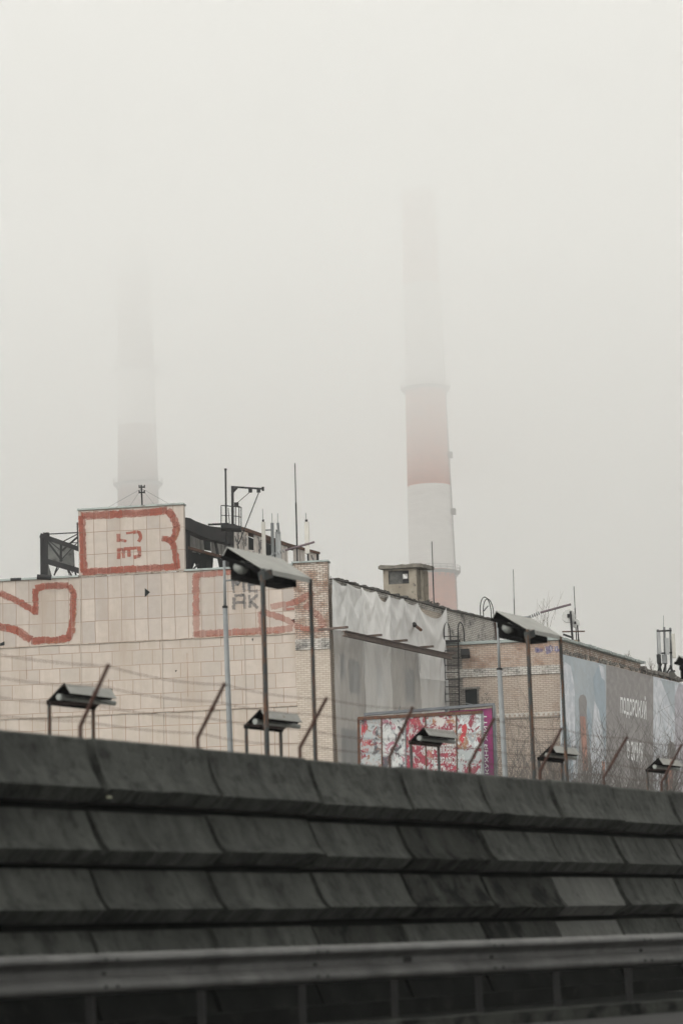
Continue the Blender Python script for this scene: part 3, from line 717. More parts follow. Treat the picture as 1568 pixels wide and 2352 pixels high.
# ------------------------------------------------------------ left roof frame
Y0 = 103.0; FP = Plane(at(180, 1300, Y0), UD)
def fp(x, y, o=0): return FP.hit(x, y, o)
lf = T('truss_frame', 'dark bare steel truss frame with hanging sheets, left of the roof box', 'steel frame', fp(100, 1325))
def beam(tn, root, x0, y0, x1, y1, w_, m=dark_steel, o=0, o2=None, pf=fp): return MB().bar(pf(x0, y0, o), pf(x1, y1, o if o2 is None else o2), w_ * .55).build(tn, m, root)
poly(FP, [(96, 1236), (170, 1262), (172, 1302), (97, 1290)], -1.2, 'hanging_sheet', worn('dull_sheet', (.16, .165, .155), (.09, .095, .09), 2, .7, c3=(.05, .045, .04), sc3=4), lf, .03)
poly(FP, [(96, 1295), (112, 1297), (120, 1325), (98, 1326)], -1.2, 'hanging_sheet', MATS['dull_sheet'], lf, .03)
for a in ((97, 1229, 98, 1327, .28), (106, 1232, 106, 1327, .3)): beam('post', lf, *a)
for a in ((94, 1230, 184, 1262, .36), (100, 1287, 186, 1312, .40)): beam('chord', lf, *a)
for a in ((107, 1227, 184, 1223, .08), (145, 1244, 184, 1224, .07), (148, 1248, 184, 1246, .06), (104, 1236, 143, 1288, .14), (106, 1236, 137, 1262, .08), (141, 1243, 140, 1290, .17),
          (140, 1267, 184, 1229, .12), (138, 1289, 182, 1242, .06), (135, 1293, 125, 1322, .11), (143, 1293, 128, 1316, .06), (150, 1296, 167, 1326, .13), (160, 1299, 167, 1316, .08), (170, 1300, 176, 1326, .12), (152, 1300, 160, 1322, .05), (178, 1200, 180, 1262, .1), (167, 1325, 180, 1324, .08)):
    beam('brace', lf, *a)
MB().box(fp(107, 1228), .25, .25, .15).build('joint_plate', dark_steel, lf)
for x0, y0, x1, y1, lab in ((24, 1331, 49, 1330, 'flat short pipe end lying on the roof edge at the far left'), (86, 1325, 118, 1327, 'thicker dark pipe stub lying on the roof edge by the truss frame')):
    o = MB().tube([at(x0 if x0 > 80 else 25, y0, 101.2), at(x1, y1, 101.2)], .11 if x0 > 80 else .06, 10).build('pipe_end', dark_steel, base=at(x0, y0 + 3, 101.2)); props(o, lab, 'pipe', 'pipe stubs on the roof edge')

# ------------------------------------------------------------ long roof shed right of the box
SH = Plane(at(424, 1190, 103.5), SD)
def sp_(x, y, o=0): return SH.hit(x, y, o)
sh = T('roof_shed', 'long ruined roof shed with a dark open end and peeling pale side panels', 'shed', sp_(430, 1305))
shade = worn('shed_sheet', (.26, .255, .24), (.18, .175, .165), 2, .8, streak=(3, .4, (.05, .05, .05)))
peel = worn('peeling_panel', (.66, .61, .56), (.52, .48, .44), 2.0, .85, streak=(4, .6, (.20, .18, .17)), c3=(.40, .22, .14), sc3=3, lo3=.6, hi3=.75)
poly(SH, [(424, 1188), (437, 1190), (450, 1197), (480, 1208), (520, 1213), (535, 1222), (535, 1250), (480, 1238), (424, 1214)], -.1, 'eave_band', dark_steel, sh, .4)
for i, (x0, x1) in enumerate(((431, 439), (440, 448), (449, 457), (458, 466), (484, 492), (493, 501), (503, 509), (512, 518))):
    a = (x0 - 424) * .28
    poly(SH, [(x0, 1214 + a), (x1, 1216 + a), (x1 + 4, 1264 + a * .5 + (i % 3) * 3), (x0 + 3, 1262 + a * .5 + (i % 2) * 4)], -1.6, 'wall_sheet', shade, sh, .04)
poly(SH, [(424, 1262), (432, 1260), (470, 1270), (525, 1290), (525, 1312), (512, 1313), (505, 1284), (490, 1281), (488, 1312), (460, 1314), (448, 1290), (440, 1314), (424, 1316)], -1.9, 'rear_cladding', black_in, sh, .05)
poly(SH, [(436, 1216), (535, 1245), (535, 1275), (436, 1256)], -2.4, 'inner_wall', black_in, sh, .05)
for a in ((430, 1258, 515, 1281, .22, rust), (427, 1200, 427, 1318, .32, dark_steel), (434, 1215, 434, 1316, .2, dark_steel), (460, 1222, 496, 1242, .12, dark_steel), (494, 1244, 520, 1216, .2, dark_steel), (494, 1242, 508, 1310, .22, dark_steel),
          (480, 1205, 524, 1203, .16, dark_steel), (440, 1312, 455, 1296, .1, dark_steel), (462, 1286, 465, 1312, .05, dark_steel), (474, 1287, 476, 1312, .05, dark_steel), (470, 1305, 482, 1304, .04, dark_steel), (524, 1240, 524, 1318, .5, dark_steel), (512, 1284, 516, 1312, .3, dark_steel)):
    MB().bar(sp_(a[0], a[1], -.3), sp_(a[2], a[3], -.3), a[4] * .55).build('brace', a[5], sh)
# pale side panels with gaps
for pts in ([(534, 1205), (570, 1217), (572, 1300), (536, 1300)], [(584, 1222), (606, 1230), (607, 1300), (586, 1300)], [(641, 1244), (660, 1250), (662, 1300), (642, 1300)], [(675, 1255), (700, 1262), (701, 1300), (676, 1300)], [(708, 1265), (728, 1271), (728, 1300), (709, 1300)],
            [(570, 1262), (586, 1266), (586, 1300), (570, 1300)]):
    poly(SH, pts, -.02, 'side_panel', peel, sh, .05)
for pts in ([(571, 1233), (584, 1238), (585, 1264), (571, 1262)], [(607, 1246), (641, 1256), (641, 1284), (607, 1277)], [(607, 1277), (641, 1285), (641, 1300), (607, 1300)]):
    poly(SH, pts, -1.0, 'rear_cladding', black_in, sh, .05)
for pts, m in (([(534, 1203), (570, 1214), (610, 1228), (660, 1247), (735, 1268), (735, 1273), (660, 1254), (610, 1235), (534, 1210)], rust), ([(607, 1230), (641, 1240), (641, 1247), (607, 1238)], rust)):
    poly(SH, pts, .06, 'roof_edge', m, sh, .5)
MB().bar(sp_(729, 1272), sp_(730, 1302), .12).build('post', dark_steel, sh)
for k, (x0, y0, x1, y1) in enumerate(((548, 1215, 546, 1290), (556, 1222, 560, 1262), (540, 1230, 552, 1284), (566, 1225, 564, 1255), (592, 1232, 600, 1262), (600, 1240, 594, 1278), (715, 1275, 722, 1290))):
    ribbon(SH, [(x0, y0), (x1, y1)], 3, .01, .8, 2, rnd).build('peeled_stripe', black_spray, sh)

# ------------------------------------------------------------ mast, davit crane, platform
Ym = 102.5; V_ = lambda x, y, d=0: at(x, y, Ym + d)
ms = T('tall_mast', 'tall plain dark steel mast left of the roof crane', 'mast', V_(521, 1302))
MB().bar(V_(521, 1302), V_(518, 1078), .075).build('pole', dark_steel, ms); MB().box(V_(518, 1078), .11, .11, .06).build('cap', dark_steel, ms)
cn = T('davit_crane', 'dark roof crane with a hooked jib and two pulley blocks', 'crane', V_(533, 1300))
MB().bar(V_(535, 1300), V_(534, 1117), .11).build('post', dark_steel, cn)
MB().bar(V_(531, 1118), V_(605, 1123), .07).build('jib', dark_steel, cn)
MB().prism([V_(536, 1121), V_(546, 1121), V_(536, 1132)], Vector((0, .1, 0))).build('gusset', dark_steel, cn)
MB().box(V_(604, 1123), .1, .12, .17).build('end_stop', dark_steel, cn)
for x in (575, 594): MB().box(V_(x, 1126), .16, .14, .19).build('pulley', dark_steel, cn)
MB().box(V_(543, 1158), .19, .14, .14).build('winch', dark_steel, cn)
MB().bar(V_(544, 1156), V_(572, 1132), .025).build('stay', dark_steel, cn); MB().bar(V_(594, 1132), V_(548, 1250), .04).build('stay', dark_steel, cn)
pf_ = T('platform', 'small railed platform wrapped round the crane post', 'platform', V_(530, 1215))
MB().prism([V_(508, 1205, -.8), V_(553, 1208, -.8), V_(555, 1216, .6), V_(512, 1214, .6)], -Z * .13).build('deck', dark_steel, pf_)
MB().box(V_(524, 1212, .1), .6, .4, .25).build('bearer', dark_steel, pf_)
rl = MB()
pts = [(508, 1161, -.8, 1207), (519, 1161, .6, 1207), (541, 1163, .6, 1208), (549, 1163, .2, 1210), (554, 1165, -.8, 1212)]
rl.tube([V_(x, y, d) for x, y, d, _ in pts] + [V_(508, 1161, -.8)], .018, 5, False); rl.tube([V_(x, (y + b) / 2, d) for x, y, d, b in pts], .018, 5, False)
for x, y, d, b in pts: rl.tube([V_(x, y, d), V_(x, b, d)], .022, 5)
rl.build('railing', dark_steel, pf_)
MB().tube([V_(524, 1166), V_(527, 1200), V_(528, 1215)], .018, 5).build('ladder_rail', dark_steel, pf_)

# ------------------------------------------------------------ antennas on the tiled building
def panel_ant(label, x, y0, y1, wpx, Y, col, rod_=None, polex=None):
    p, q = at(x - 1.5, y0, Y), at(x + 1.5, y1, Y); wd = wpx * Y / F
    t = T('panel_antenna', label, 'antenna', q, 'panel antennas above the corner pier')
    b = MB(); zc = (p + q) / 2; b.box(zc, wd, .14, (p - q).length, UD, -UD.cross(Z), Z); o = b.build('radome', col, t)
    MB().box(p + Z * .04, wd * .6, .12, .12).build('top_bracket', dark_steel, t)
    MB().tube([q - Z * 1.0 + UD * .02, q + Z * .1], .035, 6).build('mount', dark_steel, t)
    if rod_: MB().tube([p, at(x - 3, rod_, Y)], .012, 4).build('spike', grey_metal, t)
radome = worn('radome', (.56, .54, .49), (.50, .48, .44), 2, .5); radome_g = worn('radome_grey', (.38, .39, .39), (.32, .33, .33), 2, .5)
panel_ant('slim cream panel antenna, leftmost of those above the corner pier', 606, 1199, 1292, 8, 103.2, radome, 1168)
panel_ant('wide pale grey panel antenna in the middle of the group', 639, 1222, 1292, 12, 103.6, radome_g, None)
panel_ant('thick cream panel antenna right of the tallest rod', 705, 1199, 1272, 10, 103.2, radome, 1178)
for x, y0, y1, lab in ((625, 1201, 1290, 'bare grey antenna pole beside the slim cream antenna'), (638, 1201, 1226, 'thin grey pole sticking up above the wide grey antenna')):
    t = T('antenna_pole', lab, 'pole', at(x + 2, y1, 103.4), 'bare antenna poles above the corner pier')
    MB().tube([at(x + 2, y1, 103.45), at(x, y0, 103.45)], .07 if x < 630 else .055, 8).build('pole', grey_metal, t)
    MB().tube([at(x, y0, 103.45), at(x - .5, y0 - 22, 103.45)], .012, 4).build('spike', grey_metal, t)
    if x < 630: MB().bar(at(607, 1218, 103.4), at(625, 1217, 103.4), .05).build('arm', grey_metal, t)
# dish mast
Yd = 118
dm = T('dish_mast', 'rusty mast carrying round white drum dishes on the lower building roof', 'mast', at(1314, 1472, Yd))
MB().bar(at(1314, 1472, Yd), at(1309, 1404, Yd), .1).build('pole', dark_steel, dm)
for x, y, r in ((1305, 1415, .33), (1320, 1431, .22)):
    c = at(x, y, Yd + .15); nrm = Vector((.12, 1, -.05)).normalized()
    d_ = MB().tube([c, c + nrm * .05, c + nrm * .14], [r * .98, r, r], 24); d_.build('drum_dish', worn('dish_white', (.6, .6, .58), (.5, .5, .48), 3, .5), dm, smooth=False)
    MB().box(c - nrm * .08, r * .4, .16, r * .5).build('dish_mount', dark_steel, dm)
MB().bar(at(1328, 1474, Yd), at(1325, 1436, Yd), .06).build('side_pole', dark_steel, dm)
MB().bar(at(1290, 1451, Yd), at(1342, 1450, Yd), .06).build('cross_arm', rust, dm)
gp = T('gutter_end', 'dark broken gutter end lying on the parapet below the dish mast', 'gutter', at(1300, 1461, 111))
MB().bar(at(1292, 1457, 111.5), at(1312, 1464, 111.5), .12, .08).build('gutter', dark_steel, gp)
# cell antenna cluster
Yc = 124; ca = T('cell_antenna', 'cluster of three panel antennas on a framed mast at the far right of the roof', 'antenna', at(1525, 1545, Yc))
for x, y0, y1 in ((1509, 1446, 1546), (1524, 1440, 1546), (1538, 1442, 1546)): MB().tube([at(x + 3, y1, Yc), at(x, y0, Yc)], .06, 6).build('pole', grey_metal, ca)
MB().tube([at(1523, 1440, Yc), at(1522.5, 1414, Yc)], .012, 4).build('spike', grey_metal, ca)
for x0, y0, x1, y1 in ((1507, 1450, 1541, 1448), (1510, 1501, 1543, 1499)): MB().bar(at(x0, y0, Yc - .1), at(x1, y1, Yc - .1), .08).build('crossbar', dark_steel, ca)
for x, y0, y1, w_, m in ((1512, 1452, 1502, 6, radome_g), (1530, 1466, 1503, 8, radome_g), (1545, 1456, 1511, 7, radome)):
    a, b_ = at(x, y0, Yc - .25), at(x + 1.5, y1, Yc - .25); MB().box((a + b_) / 2, w_ * Yc / F, .16, (a - b_).length, Vector((1, .1, 0)), Vector((-.1, 1, 0))).build('radome', m, ca)
for x, w_, m in ((1512, 9, dark_steel), (1525, 11, grey_metal)): MB().box(at(x, 1514, Yc - .3), w_ * Yc / F, .4, 20 * Yc / F, Vector((1, -.2, 0)), Vector((.2, 1, 0))).build('radio_unit', m, ca)
for x0, y0, x1, y1 in ((1508, 1546, 1518, 1524), (1518, 1546, 1512, 1522), (1522, 1546, 1528, 1524), (1530, 1546, 1540, 1530), (1545, 1546, 1538, 1528), (1536, 1544, 1549, 1541)):
    MB().bar(at(x0, y0, Yc - .1), at(x1, y1, Yc - .1), .09).build('leg', dark_steel, ca)
MB().prism([at(1526, 1546, Yc - .4), at(1546, 1542, Yc - .4), at(1552, 1552, Yc - .4), at(1540, 1560, Yc - .4)], Vector((0, .6, 0))).build('base_plate', roof_felt, ca)

# ------------------------------------------------------------ winter banner on the brick side wall
bn = T('wall_banner', 'huge faded winter travel banner with mountains and a hiker on the brick side wall', 'banner', PR.hit(1400, 1800, .1))
x_edges = [1289, 1391, 1499, 1600]
def btop(x): return 1502 + (x - 1288) * .243
def bpoly(pts, o, name, mat): return poly(PR, pts, .09 + o, name, mat, bn)
def fade(name, c, c2, sc=.8): return worn(name, c, c2, sc, .7, streak=(2.2, .35, [v * .8 + .05 for v in c2]), c3=[min(1, v * 1.12 + .03) for v in c], sc3=2.5, lo3=.45, hi3=.7)
b_sky = fade('print_sky', (.40, .45, .49), (.49, .53, .56)); b_snow = fade('print_snow', (.66, .67, .71), (.54, .58, .63)); b_blue = fade('print_blue', (.33, .40, .46), (.41, .47, .52))
b_grey = fade('print_grey', (.31, .29, .285), (.28, .265, .26), .5); b_fig = fade('print_figure', (.27, .26, .26), (.33, .31, .30)); b_or = fade('print_orange', (.48, .24, .18), (.40, .23, .19))
for i, m in ((0, b_sky), (1, b_grey), (2, b_snow)):
    a, b_ = x_edges[i], x_edges[i + 1]
    poly(PR, [(a, btop(a)), (b_, btop(b_)), (b_, 1900), (a, 1900)], .09, 'banner_sheet', m, bn, .06)
L_ = btop
def mtn(pts, o, m): bpoly(pts, o, 'printed_mountain', m)
mtn([(1290, 1545), (1296, 1520), (1310, 1530), (1318, 1575), (1330, 1610), (1345, 1680), (1345, 1900), (1290, 1900)], .004, b_snow)
mtn([(1318, 1515), (1330, 1520), (1338, 1570), (1352, 1640), (1350, 1900), (1322, 1900)], .006, b_sky)
mtn([(1348, 1620), (1356, 1640), (1362, 1700), (1355, 1900), (1340, 1900)], .008, b_blue)
mtn([(1372, 1530), (1386, 1540), (1390, 1600), (1390, 1760), (1376, 1680), (1368, 1620), (1360, 1560)], .009, b_blue)
mtn([(1364, 1610), (1374, 1630), (1384, 1690), (1390, 1760), (1390, 1900), (1352, 1900), (1356, 1700)], .011, b_snow)
mtn([(1374, 1526), (1386, 1532), (1389, 1565), (1380, 1556)], .012, b_snow)
mtn([(1292, 1640), (1308, 1690), (1316, 1760), (1312, 1900), (1290, 1900)], .013, b_blue)
bpoly([(1328, 1606), (1332, 1597), (1339, 1595), (1344, 1600), (1347, 1612), (1346, 1640), (1350, 1680), (1358, 1760), (1360, 1900), (1322, 1900), (1326, 1760), (1330, 1690), (1330, 1640)], .016, 'printed_figure', b_fig)
bpoly([(1331, 1645), (1343, 1646), (1346, 1700), (1350, 1770), (1338, 1772), (1334, 1700)], .019, 'printed_jacket', b_or)
bpoly([(1381, 1748), (1388, 1750), (1388, 1790), (1383, 1788)], .019, 'printed_jacket', b_or)
mtn([(1500, 1556), (1520, 1565), (1538, 1640), (1552, 1760), (1552, 1900), (1499, 1900)], .004, b_snow)
mtn([(1516, 1560), (1548, 1568), (1550, 1650), (1538, 1620)], .006, b_sky)
mtn([(1548, 1600), (1558, 1570), (1599, 1580), (1599, 1900), (1552, 1900)], .008, fade('print_lilac', (.48, .46, .50), (.42, .41, .45)))
bpoly([(1532, 1712), (1538, 1702), (1546, 1706), (1552, 1730), (1556, 1800), (1560, 1900), (1528, 1900), (1530, 1780)], .016, 'printed_figure', b_fig)
bpoly([(1532, 1745), (1540, 1742), (1545, 1790), (1538, 1830), (1532, 1800)], .019, 'printed_jacket', b_or)
wht = worn('print_white', (.92, .92, .92), (.86, .86, .86), 2, .7)
text_on(PR, 'ПОДОРОЖУЙ', ((1418, 1591), (1478, 1600), (1478, 1662), (1419, 1645)), .115, wht, bn, font_w=2)
text_on(PR, 'В ЗИМУ', ((1433, 1702), (1471, 1707), (1471, 1756), (1434, 1742)), .115, wht, bn, font_w=2)
for x in (1435, 1462): bpoly([(x, 1812), (x + 2, 1802), (x + 5, 1815)], .02, 'printed_mark', wht)

# ------------------------------------------------------------ old torn billboard and the magenta one behind it
O = Plane(at(823, 1650, 92), Vector((math.cos(R(-10)), math.sin(R(-10)), 0)))
G = Plane(at(838, 1640, 95.5), Vector((math.cos(R(-10)), math.sin(R(-10)), 0)))
def torn(name, base, layers, bmp=.2):
    m, nt, b = new_mat(name); col = c4(base)
    for c, sc, lo, hi, off in layers:
        tcn = nd(nt, 'ShaderNodeTexCoord'); mp = nd(nt, 'ShaderNodeMapping'); mp.inputs['Location'].default_value = (off, off * 1.7, 0); mp.inputs['Scale'].default_value = (2.0, 1.5, 1)
        nt.links.new(tcn.outputs['UV'], mp.inputs[0]); n = nd(nt, 'ShaderNodeTexNoise'); n.inputs['Scale'].default_value = sc; n.inputs['Detail'].default_value = 9; n.inputs['Roughness'].default_value = .68; n.inputs['Distortion'].default_value = .8
        nt.links.new(mp.outputs[0], n.inputs['Vector']); r = nd(nt, 'ShaderNodeMapRange'); r.inputs[1].default_value = lo; r.inputs[2].default_value = hi; nt.links.new(n.outputs[0], r.inputs[0])
        col = mixc(nt, r.outputs[0], col, c4(c))
    nt.links.new(col, b.inputs['Base Color']); b.inputs['Roughness'].default_value = .7; return m
pW, pR, pK, pB, pRu = (.31, .335, .335), (.20, .025, .045), (.06, .06, .07), (.22, .30, .40), (.20, .09, .05)
tornW = torn('torn_white', pW, [((.34, .30, .28), 2.5, .50, .6, 21), (pW, 4, .55, .57, 33), (pR, 1.9, .56, .575, 3), (pK, 1.3, .54, .62, 11), (pB, 3, .60, .63, 5), (pRu, 2.4, .57, .62, 8)])
tornK = torn('torn_dark', (.46, .47, .46), [(pK, 1.1, .50, .56, 2), ((.30, .12, .16), 1.5, .56, .60, 7), (pW, 2.0, .55, .58, 4), (pR, 2.2, .63, .65, 13)])
tornR = torn('torn_red', pR, [(pW, 1.7, .52, .535, 1), ((.36, .34, .32), 3, .56, .58, 14), ((.26, .13, .06), 1.1, .60, .66, 9), ((.30, .03, .05), 2, .5, .6, 6), (pB, 2.6, .64, .66, 17)])
tornM = torn('torn_mixed', (.50, .54, .54), [((.33, .33, .33), 3, .48, .6, 51), (pW, 5, .54, .56, 3), (pR, 1.7, .54, .56, 31), ((.25, .13, .07), .9, .56, .62, 12), ((.25, .27, .28), 1.8, .58, .61, 3), (pW, 2.4, .57, .58, 8)])
ob = T('torn_billboard', 'old rusty billboard covered with torn red and white posters, the nearer of the two', 'billboard', O.hit(965, 1850))
def top(x): return 1650 - (x - 823) * .0505
for x0, x1, ys, m in ((824, 875, None, tornW), (875, 930, None, tornK), (930, 976, None, tornR), (976, 1047, 1772 - 50, tornR), (1047, 1106, 1722, tornM)):
    if ys is None:
        poly(O, [(x0 + .7, top(x0)), (x1 - .2, top(x1)), (x1 + 2.3, 1870), (x0 + 3.2, 1870)], 0, 'poster_sheet', m, ob, .05)
    else:
        m1 = tornM if x0 > 1000 else torn('torn_middle', (.46, .44, .42), [(pR, 1.6, .48, .52, 4), ((.27, .14, .07), 1.2, .55, .62, 7), (pW, 2.2, .56, .58, 2), (pK, 1.5, .62, .66, 19)])
        poly(O, [(x0 + .7, top(x0)), (x1 - .2, top(x1)), (x1 + 1.6, ys - 4), (x0 + 2, ys - 1)], 0, 'poster_sheet', m1, ob, .05)
        poly(O, [(x0 + 2, ys), (x1 + 1.6, ys - 3), (x1 + 2.6, 1870), (x0 + 3.2, 1870)], 0, 'poster_sheet', tornR if x0 < 1000 else torn('torn_lower', pW, [(pR, 1.4, .52, .54, 40), (pK, 2, .62, .66, 2)]), ob, .05)
frm = rust
MB().bar(O.hit(822, 1650.5, -.02), O.hit(1108, 1635.5, -.02), .14, .12).build('top_rail', rust, ob)
for x, m in ((823, rust), (875.3, rust), (930, grey_metal), (976.3, rust), (1047, rust), (1106.5, grey_metal)):
    MB().bar(O.hit(x, top(x) - .5, .0), O.hit(x + 3, 1870, .0), .1 if x in (823, 1106.5) else .045, .06).build('frame_bar', m, ob)
for x in (850, 1080): MB().bar(O.pt(O.tz(x, 1800)[0], 0, -.2), O.pt(O.tz(x, 1800)[0], 8.0, -.2), .25).build('leg', dark_steel, ob)
pwh = worn('poster_white', (.55, .57, .55), (.42, .43, .42), 6, .7, c3=pR, sc3=5, lo3=.62, hi3=.64); prd = worn('poster_red', (.42, .05, .06), (.36, .05, .06), 4, .7, c3=(.55, .55, .52), sc3=6, lo3=.6, hi3=.62)
text_on(O, 'З ЧОЛОВІК-', ((990, 1711), (1044, 1710), (1045, 1729), (991, 1732)), .012, pwh, ob, font_w=2)
text_on(O, 'НЕ ВРАХОВУЙ', ((990, 1736), (1066, 1733), (1066, 1752), (991, 1755)), .012, pwh, ob, font_w=2)
text_on(O, 'ЖІНОК', ((991, 1760), (1024, 1758), (1025, 1777), (992, 1780)), .012, pwh, ob, font_w=2)
text_on(O, 'ЧИЛИС', ((994, 1680), (1040, 1676), (1041, 1690), (995, 1695)), .012, pwh, ob, font_w=2)
text_on(O, 'М', ((830, 1665), (842, 1664), (843, 1686), (830, 1688)), .012, prd, ob, font_w=2)
text_on(O, 'АНС', ((830, 1701), (850, 1698), (851, 1710), (831, 1716)), .012, prd, ob, font_w=2)
text_on(O, 'ЧУ', ((833, 1720), (846, 1718), (847, 1727), (834, 1732)), .012, prd, ob, font_w=1)
for pts in ([(1060, 1667), (1069, 1662), (1072, 1672), (1068, 1690), (1062, 1708), (1054, 1697), (1060, 1684)],): poly(O, pts, .01, 'torn_patch', prd, ob)
mg = T('magenta_billboard', 'slatted magenta and purple advertising board in a grey frame behind the torn one', 'billboard', G.hit(985, 1850))
def grad(name):
    m, nt, b = new_mat(name); tcn = nd(nt, 'ShaderNodeTexCoord'); s_ = nd(nt, 'ShaderNodeSeparateXYZ'); nt.links.new(tcn.outputs['Generated'], s_.inputs[0])
    cr_ = nd(nt, 'ShaderNodeValToRGB'); nt.links.new(s_.outputs[0], cr_.inputs[0]); el = cr_.color_ramp.elements
    el[0].position = 0; el[0].color = c4((.10, .04, .16)); el[1].position = 1; el[1].color = c4((.42, .01, .17))
    e_ = el.new(.45); e_.color = c4((.14, .03, .22)); e_ = el.new(.62); e_.color = c4((.34, .015, .17))
    nt.links.new(cr_.outputs[0], b.inputs['Base Color']); b.inputs['Roughness'].default_value = .5; return m
def gtop(x): return 1642 - (x - 838) * .0775
mag = grad('magenta_print'); slat = worn('magenta', (.27, .010, .115), (.22, .009, .10), 2, .5)
pur = fade('purple', (.13, .03, .20), (.10, .025, .16)); pink_ = worn('pink_print', (.34, .10, .17), (.5, .3, .33), 3, .6); wsl = worn('white_print', (.45, .5, .5), (.4, .44, .45), 2, .6); gsl = worn('shade_print', (.16, .17, .2), (.12, .13, .16), 2, .6)
for x0, x1, m in ((842, 851, wsl), (851, 879, pink_), (879, 905, wsl), (905, 925, gsl), (925, 985, pur), (985, 1022, slat), (1026, 1108, slat)):
    n = max(1, int((x1 - x0) / 3))
    mb = MB()
    for k in range(n):
        a = x0 + (x1 - x0) * k / n; b_ = x0 + (x1 - x0) * (k + 1) / n - .35
        mb.prism([G.hit(a, gtop(a) + 7), G.hit(b_, gtop(b_) + 7), G.hit(b_ + 2, 1700), G.hit(a + 2, 1700)], -G.n * .05)
    mb.build('slat_panel', m, mg)
m, nt, b = new_mat('magenta_to_purple'); tcn = nd(nt, 'ShaderNodeTexCoord'); s_ = nd(nt, 'ShaderNodeSeparateXYZ'); nt.links.new(tcn.outputs['Generated'], s_.inputs[0])
r1 = nd(nt, 'ShaderNodeMath', operation='MULTIPLY_ADD'); r1.inputs[1].default_value = .9; nt.links.new(s_.outputs[0], r1.inputs[0]); r2 = nd(nt, 'ShaderNodeMath', operation='MULTIPLY_ADD'); r2.inputs[1].default_value = .7; r2.inputs[2].default_value = -.25
nt.links.new(s_.outputs[2], r2.inputs[0]); nt.links.new(r2.outputs[0], r1.inputs[2])
nt.links.new(mixc(nt, r1.outputs[0], c4((.03, .008, .07)), c4((.27, .006, .12))), b.inputs['Base Color']); b.inputs['Roughness'].default_value = .5
P0 = [(1106, gtop(1106) + 7), (1129, gtop(1129) + 7), (1136, 1870), (1113, 1870)]
mb = MB(); n = 8
for k in range(n):
    u0, u1 = k / n, (k + .9) / n
    L = lambda a, b_, u: (a[0] + (b_[0] - a[0]) * u, a[1] + (b_[1] - a[1]) * u)
    mb.prism([G.hit(*L(P0[0], P0[1], u0), .002), G.hit(*L(P0[0], P0[1], u1), .002), G.hit(*L(P0[3], P0[2], u1), .002), G.hit(*L(P0[3], P0[2], u0), .002)], -G.n * .05)
mb.build('slat_panel', m, mg)
MB().prism([G.hit(1105, 1628, -.06), G.hit(1131, 1626, -.06), G.hit(1139, 1870, -.06), G.hit(1112, 1870, -.06)], -G.n * .03).build('backing', dark_steel, mg)
text_on(G, 'КУХНЯ ЖИТТ', ((1109, 1640), (1117, 1640), (1122, 1778), (1114, 1778)), .02, pwh, mg, rot=1, font_w=1)
frame_m = worn('board_frame', (.10, .11, .12), (.15, .16, .17), 2, .6)
MB().bar(G.hit(837, gtop(837) - 1, .05), G.hit(1135, gtop(1135) - 1, .05), .3, .10).build('top_frame', frame_m, mg)
MB().bar(G.hit(1132.5, 1618, .05), G.hit(1140, 1870, .05), .09, .3).build('side_frame', frame_m, mg)
MB().bar(G.hit(1136, 1622, .0), G.hit(1144, 1870, .0), .06, .3).build('side_frame', worn('frame_pale', (.4, .4, .38), (.3, .3, .29), 2, .6), mg)
MB().bar(G.hit(838, 1643, .05), G.hit(846, 1870, .05), .09, .3).build('side_frame', frame_m, mg)
MB().bar(G.hit(1024, 1628, .08), G.hit(1026, 1700, .08), .1, .1).build('mullion', frame_m, mg)
for x in (870, 1100): MB().bar(G.pt(G.tz(x, 1800)[0], 0, -.4), G.pt(G.tz(x, 1800)[0], 8.2, -.4), .3).build('leg', dark_steel, mg)
MB().tube([G.hit(914, 1637, .1), G.hit(918, 1622, .2)], .02, 4).build('wire_end', grey_metal, mg)
# ------------------------------------------------------------ louvred concrete wall by the road
conc = worn('wet_concrete', (.078, .082, .073), (.046, .049, .043), 1.6, .8, streak=(4, .6, (.026, .028, .025)), c3=(.014, .015, .013), sc3=5, lo3=.5, hi3=.72, bmp=.8)
conc2 = worn('wet_concrete_pale', (.125, .127, .117), (.095, .098, .09), 2.0, .8, streak=(4, .6, (.07, .072, .066)), c3=(.03, .032, .028), sc3=6, lo3=.6, hi3=.75, bmp=.4)
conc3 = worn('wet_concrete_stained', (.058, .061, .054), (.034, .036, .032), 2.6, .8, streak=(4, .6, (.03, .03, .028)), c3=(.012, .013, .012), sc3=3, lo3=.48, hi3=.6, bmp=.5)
hood_in0 = worn('hood_shade_black', (.005, .005, .005), (.003, .003, .003), 6, .95)  # shade under the lamp hoods, painted as a black colour
base_shade = worn('black_base_shade', (.012, .013, .012), (.006, .007, .006), 2.2, .95, c3=(.022, .022, .02), sc3=4)  # near-black colour standing in for the shade around the wall base
for m_ in (base_shade, conc3, hood_in0): m_.node_tree.nodes['Principled BSDF'].inputs['Specular IOR Level'].default_value = .04
WP = Plane(at(0, 1676, 20), WD)
zt0 = WP.P.z
js = [WP.tz(x, y)[0] for x, y in ((208, 1694), (490, 1719), (727, 1741), (925, 1760), (1108, 1778), (1262, 1791), (1405, 1804), (1527, 1816))]

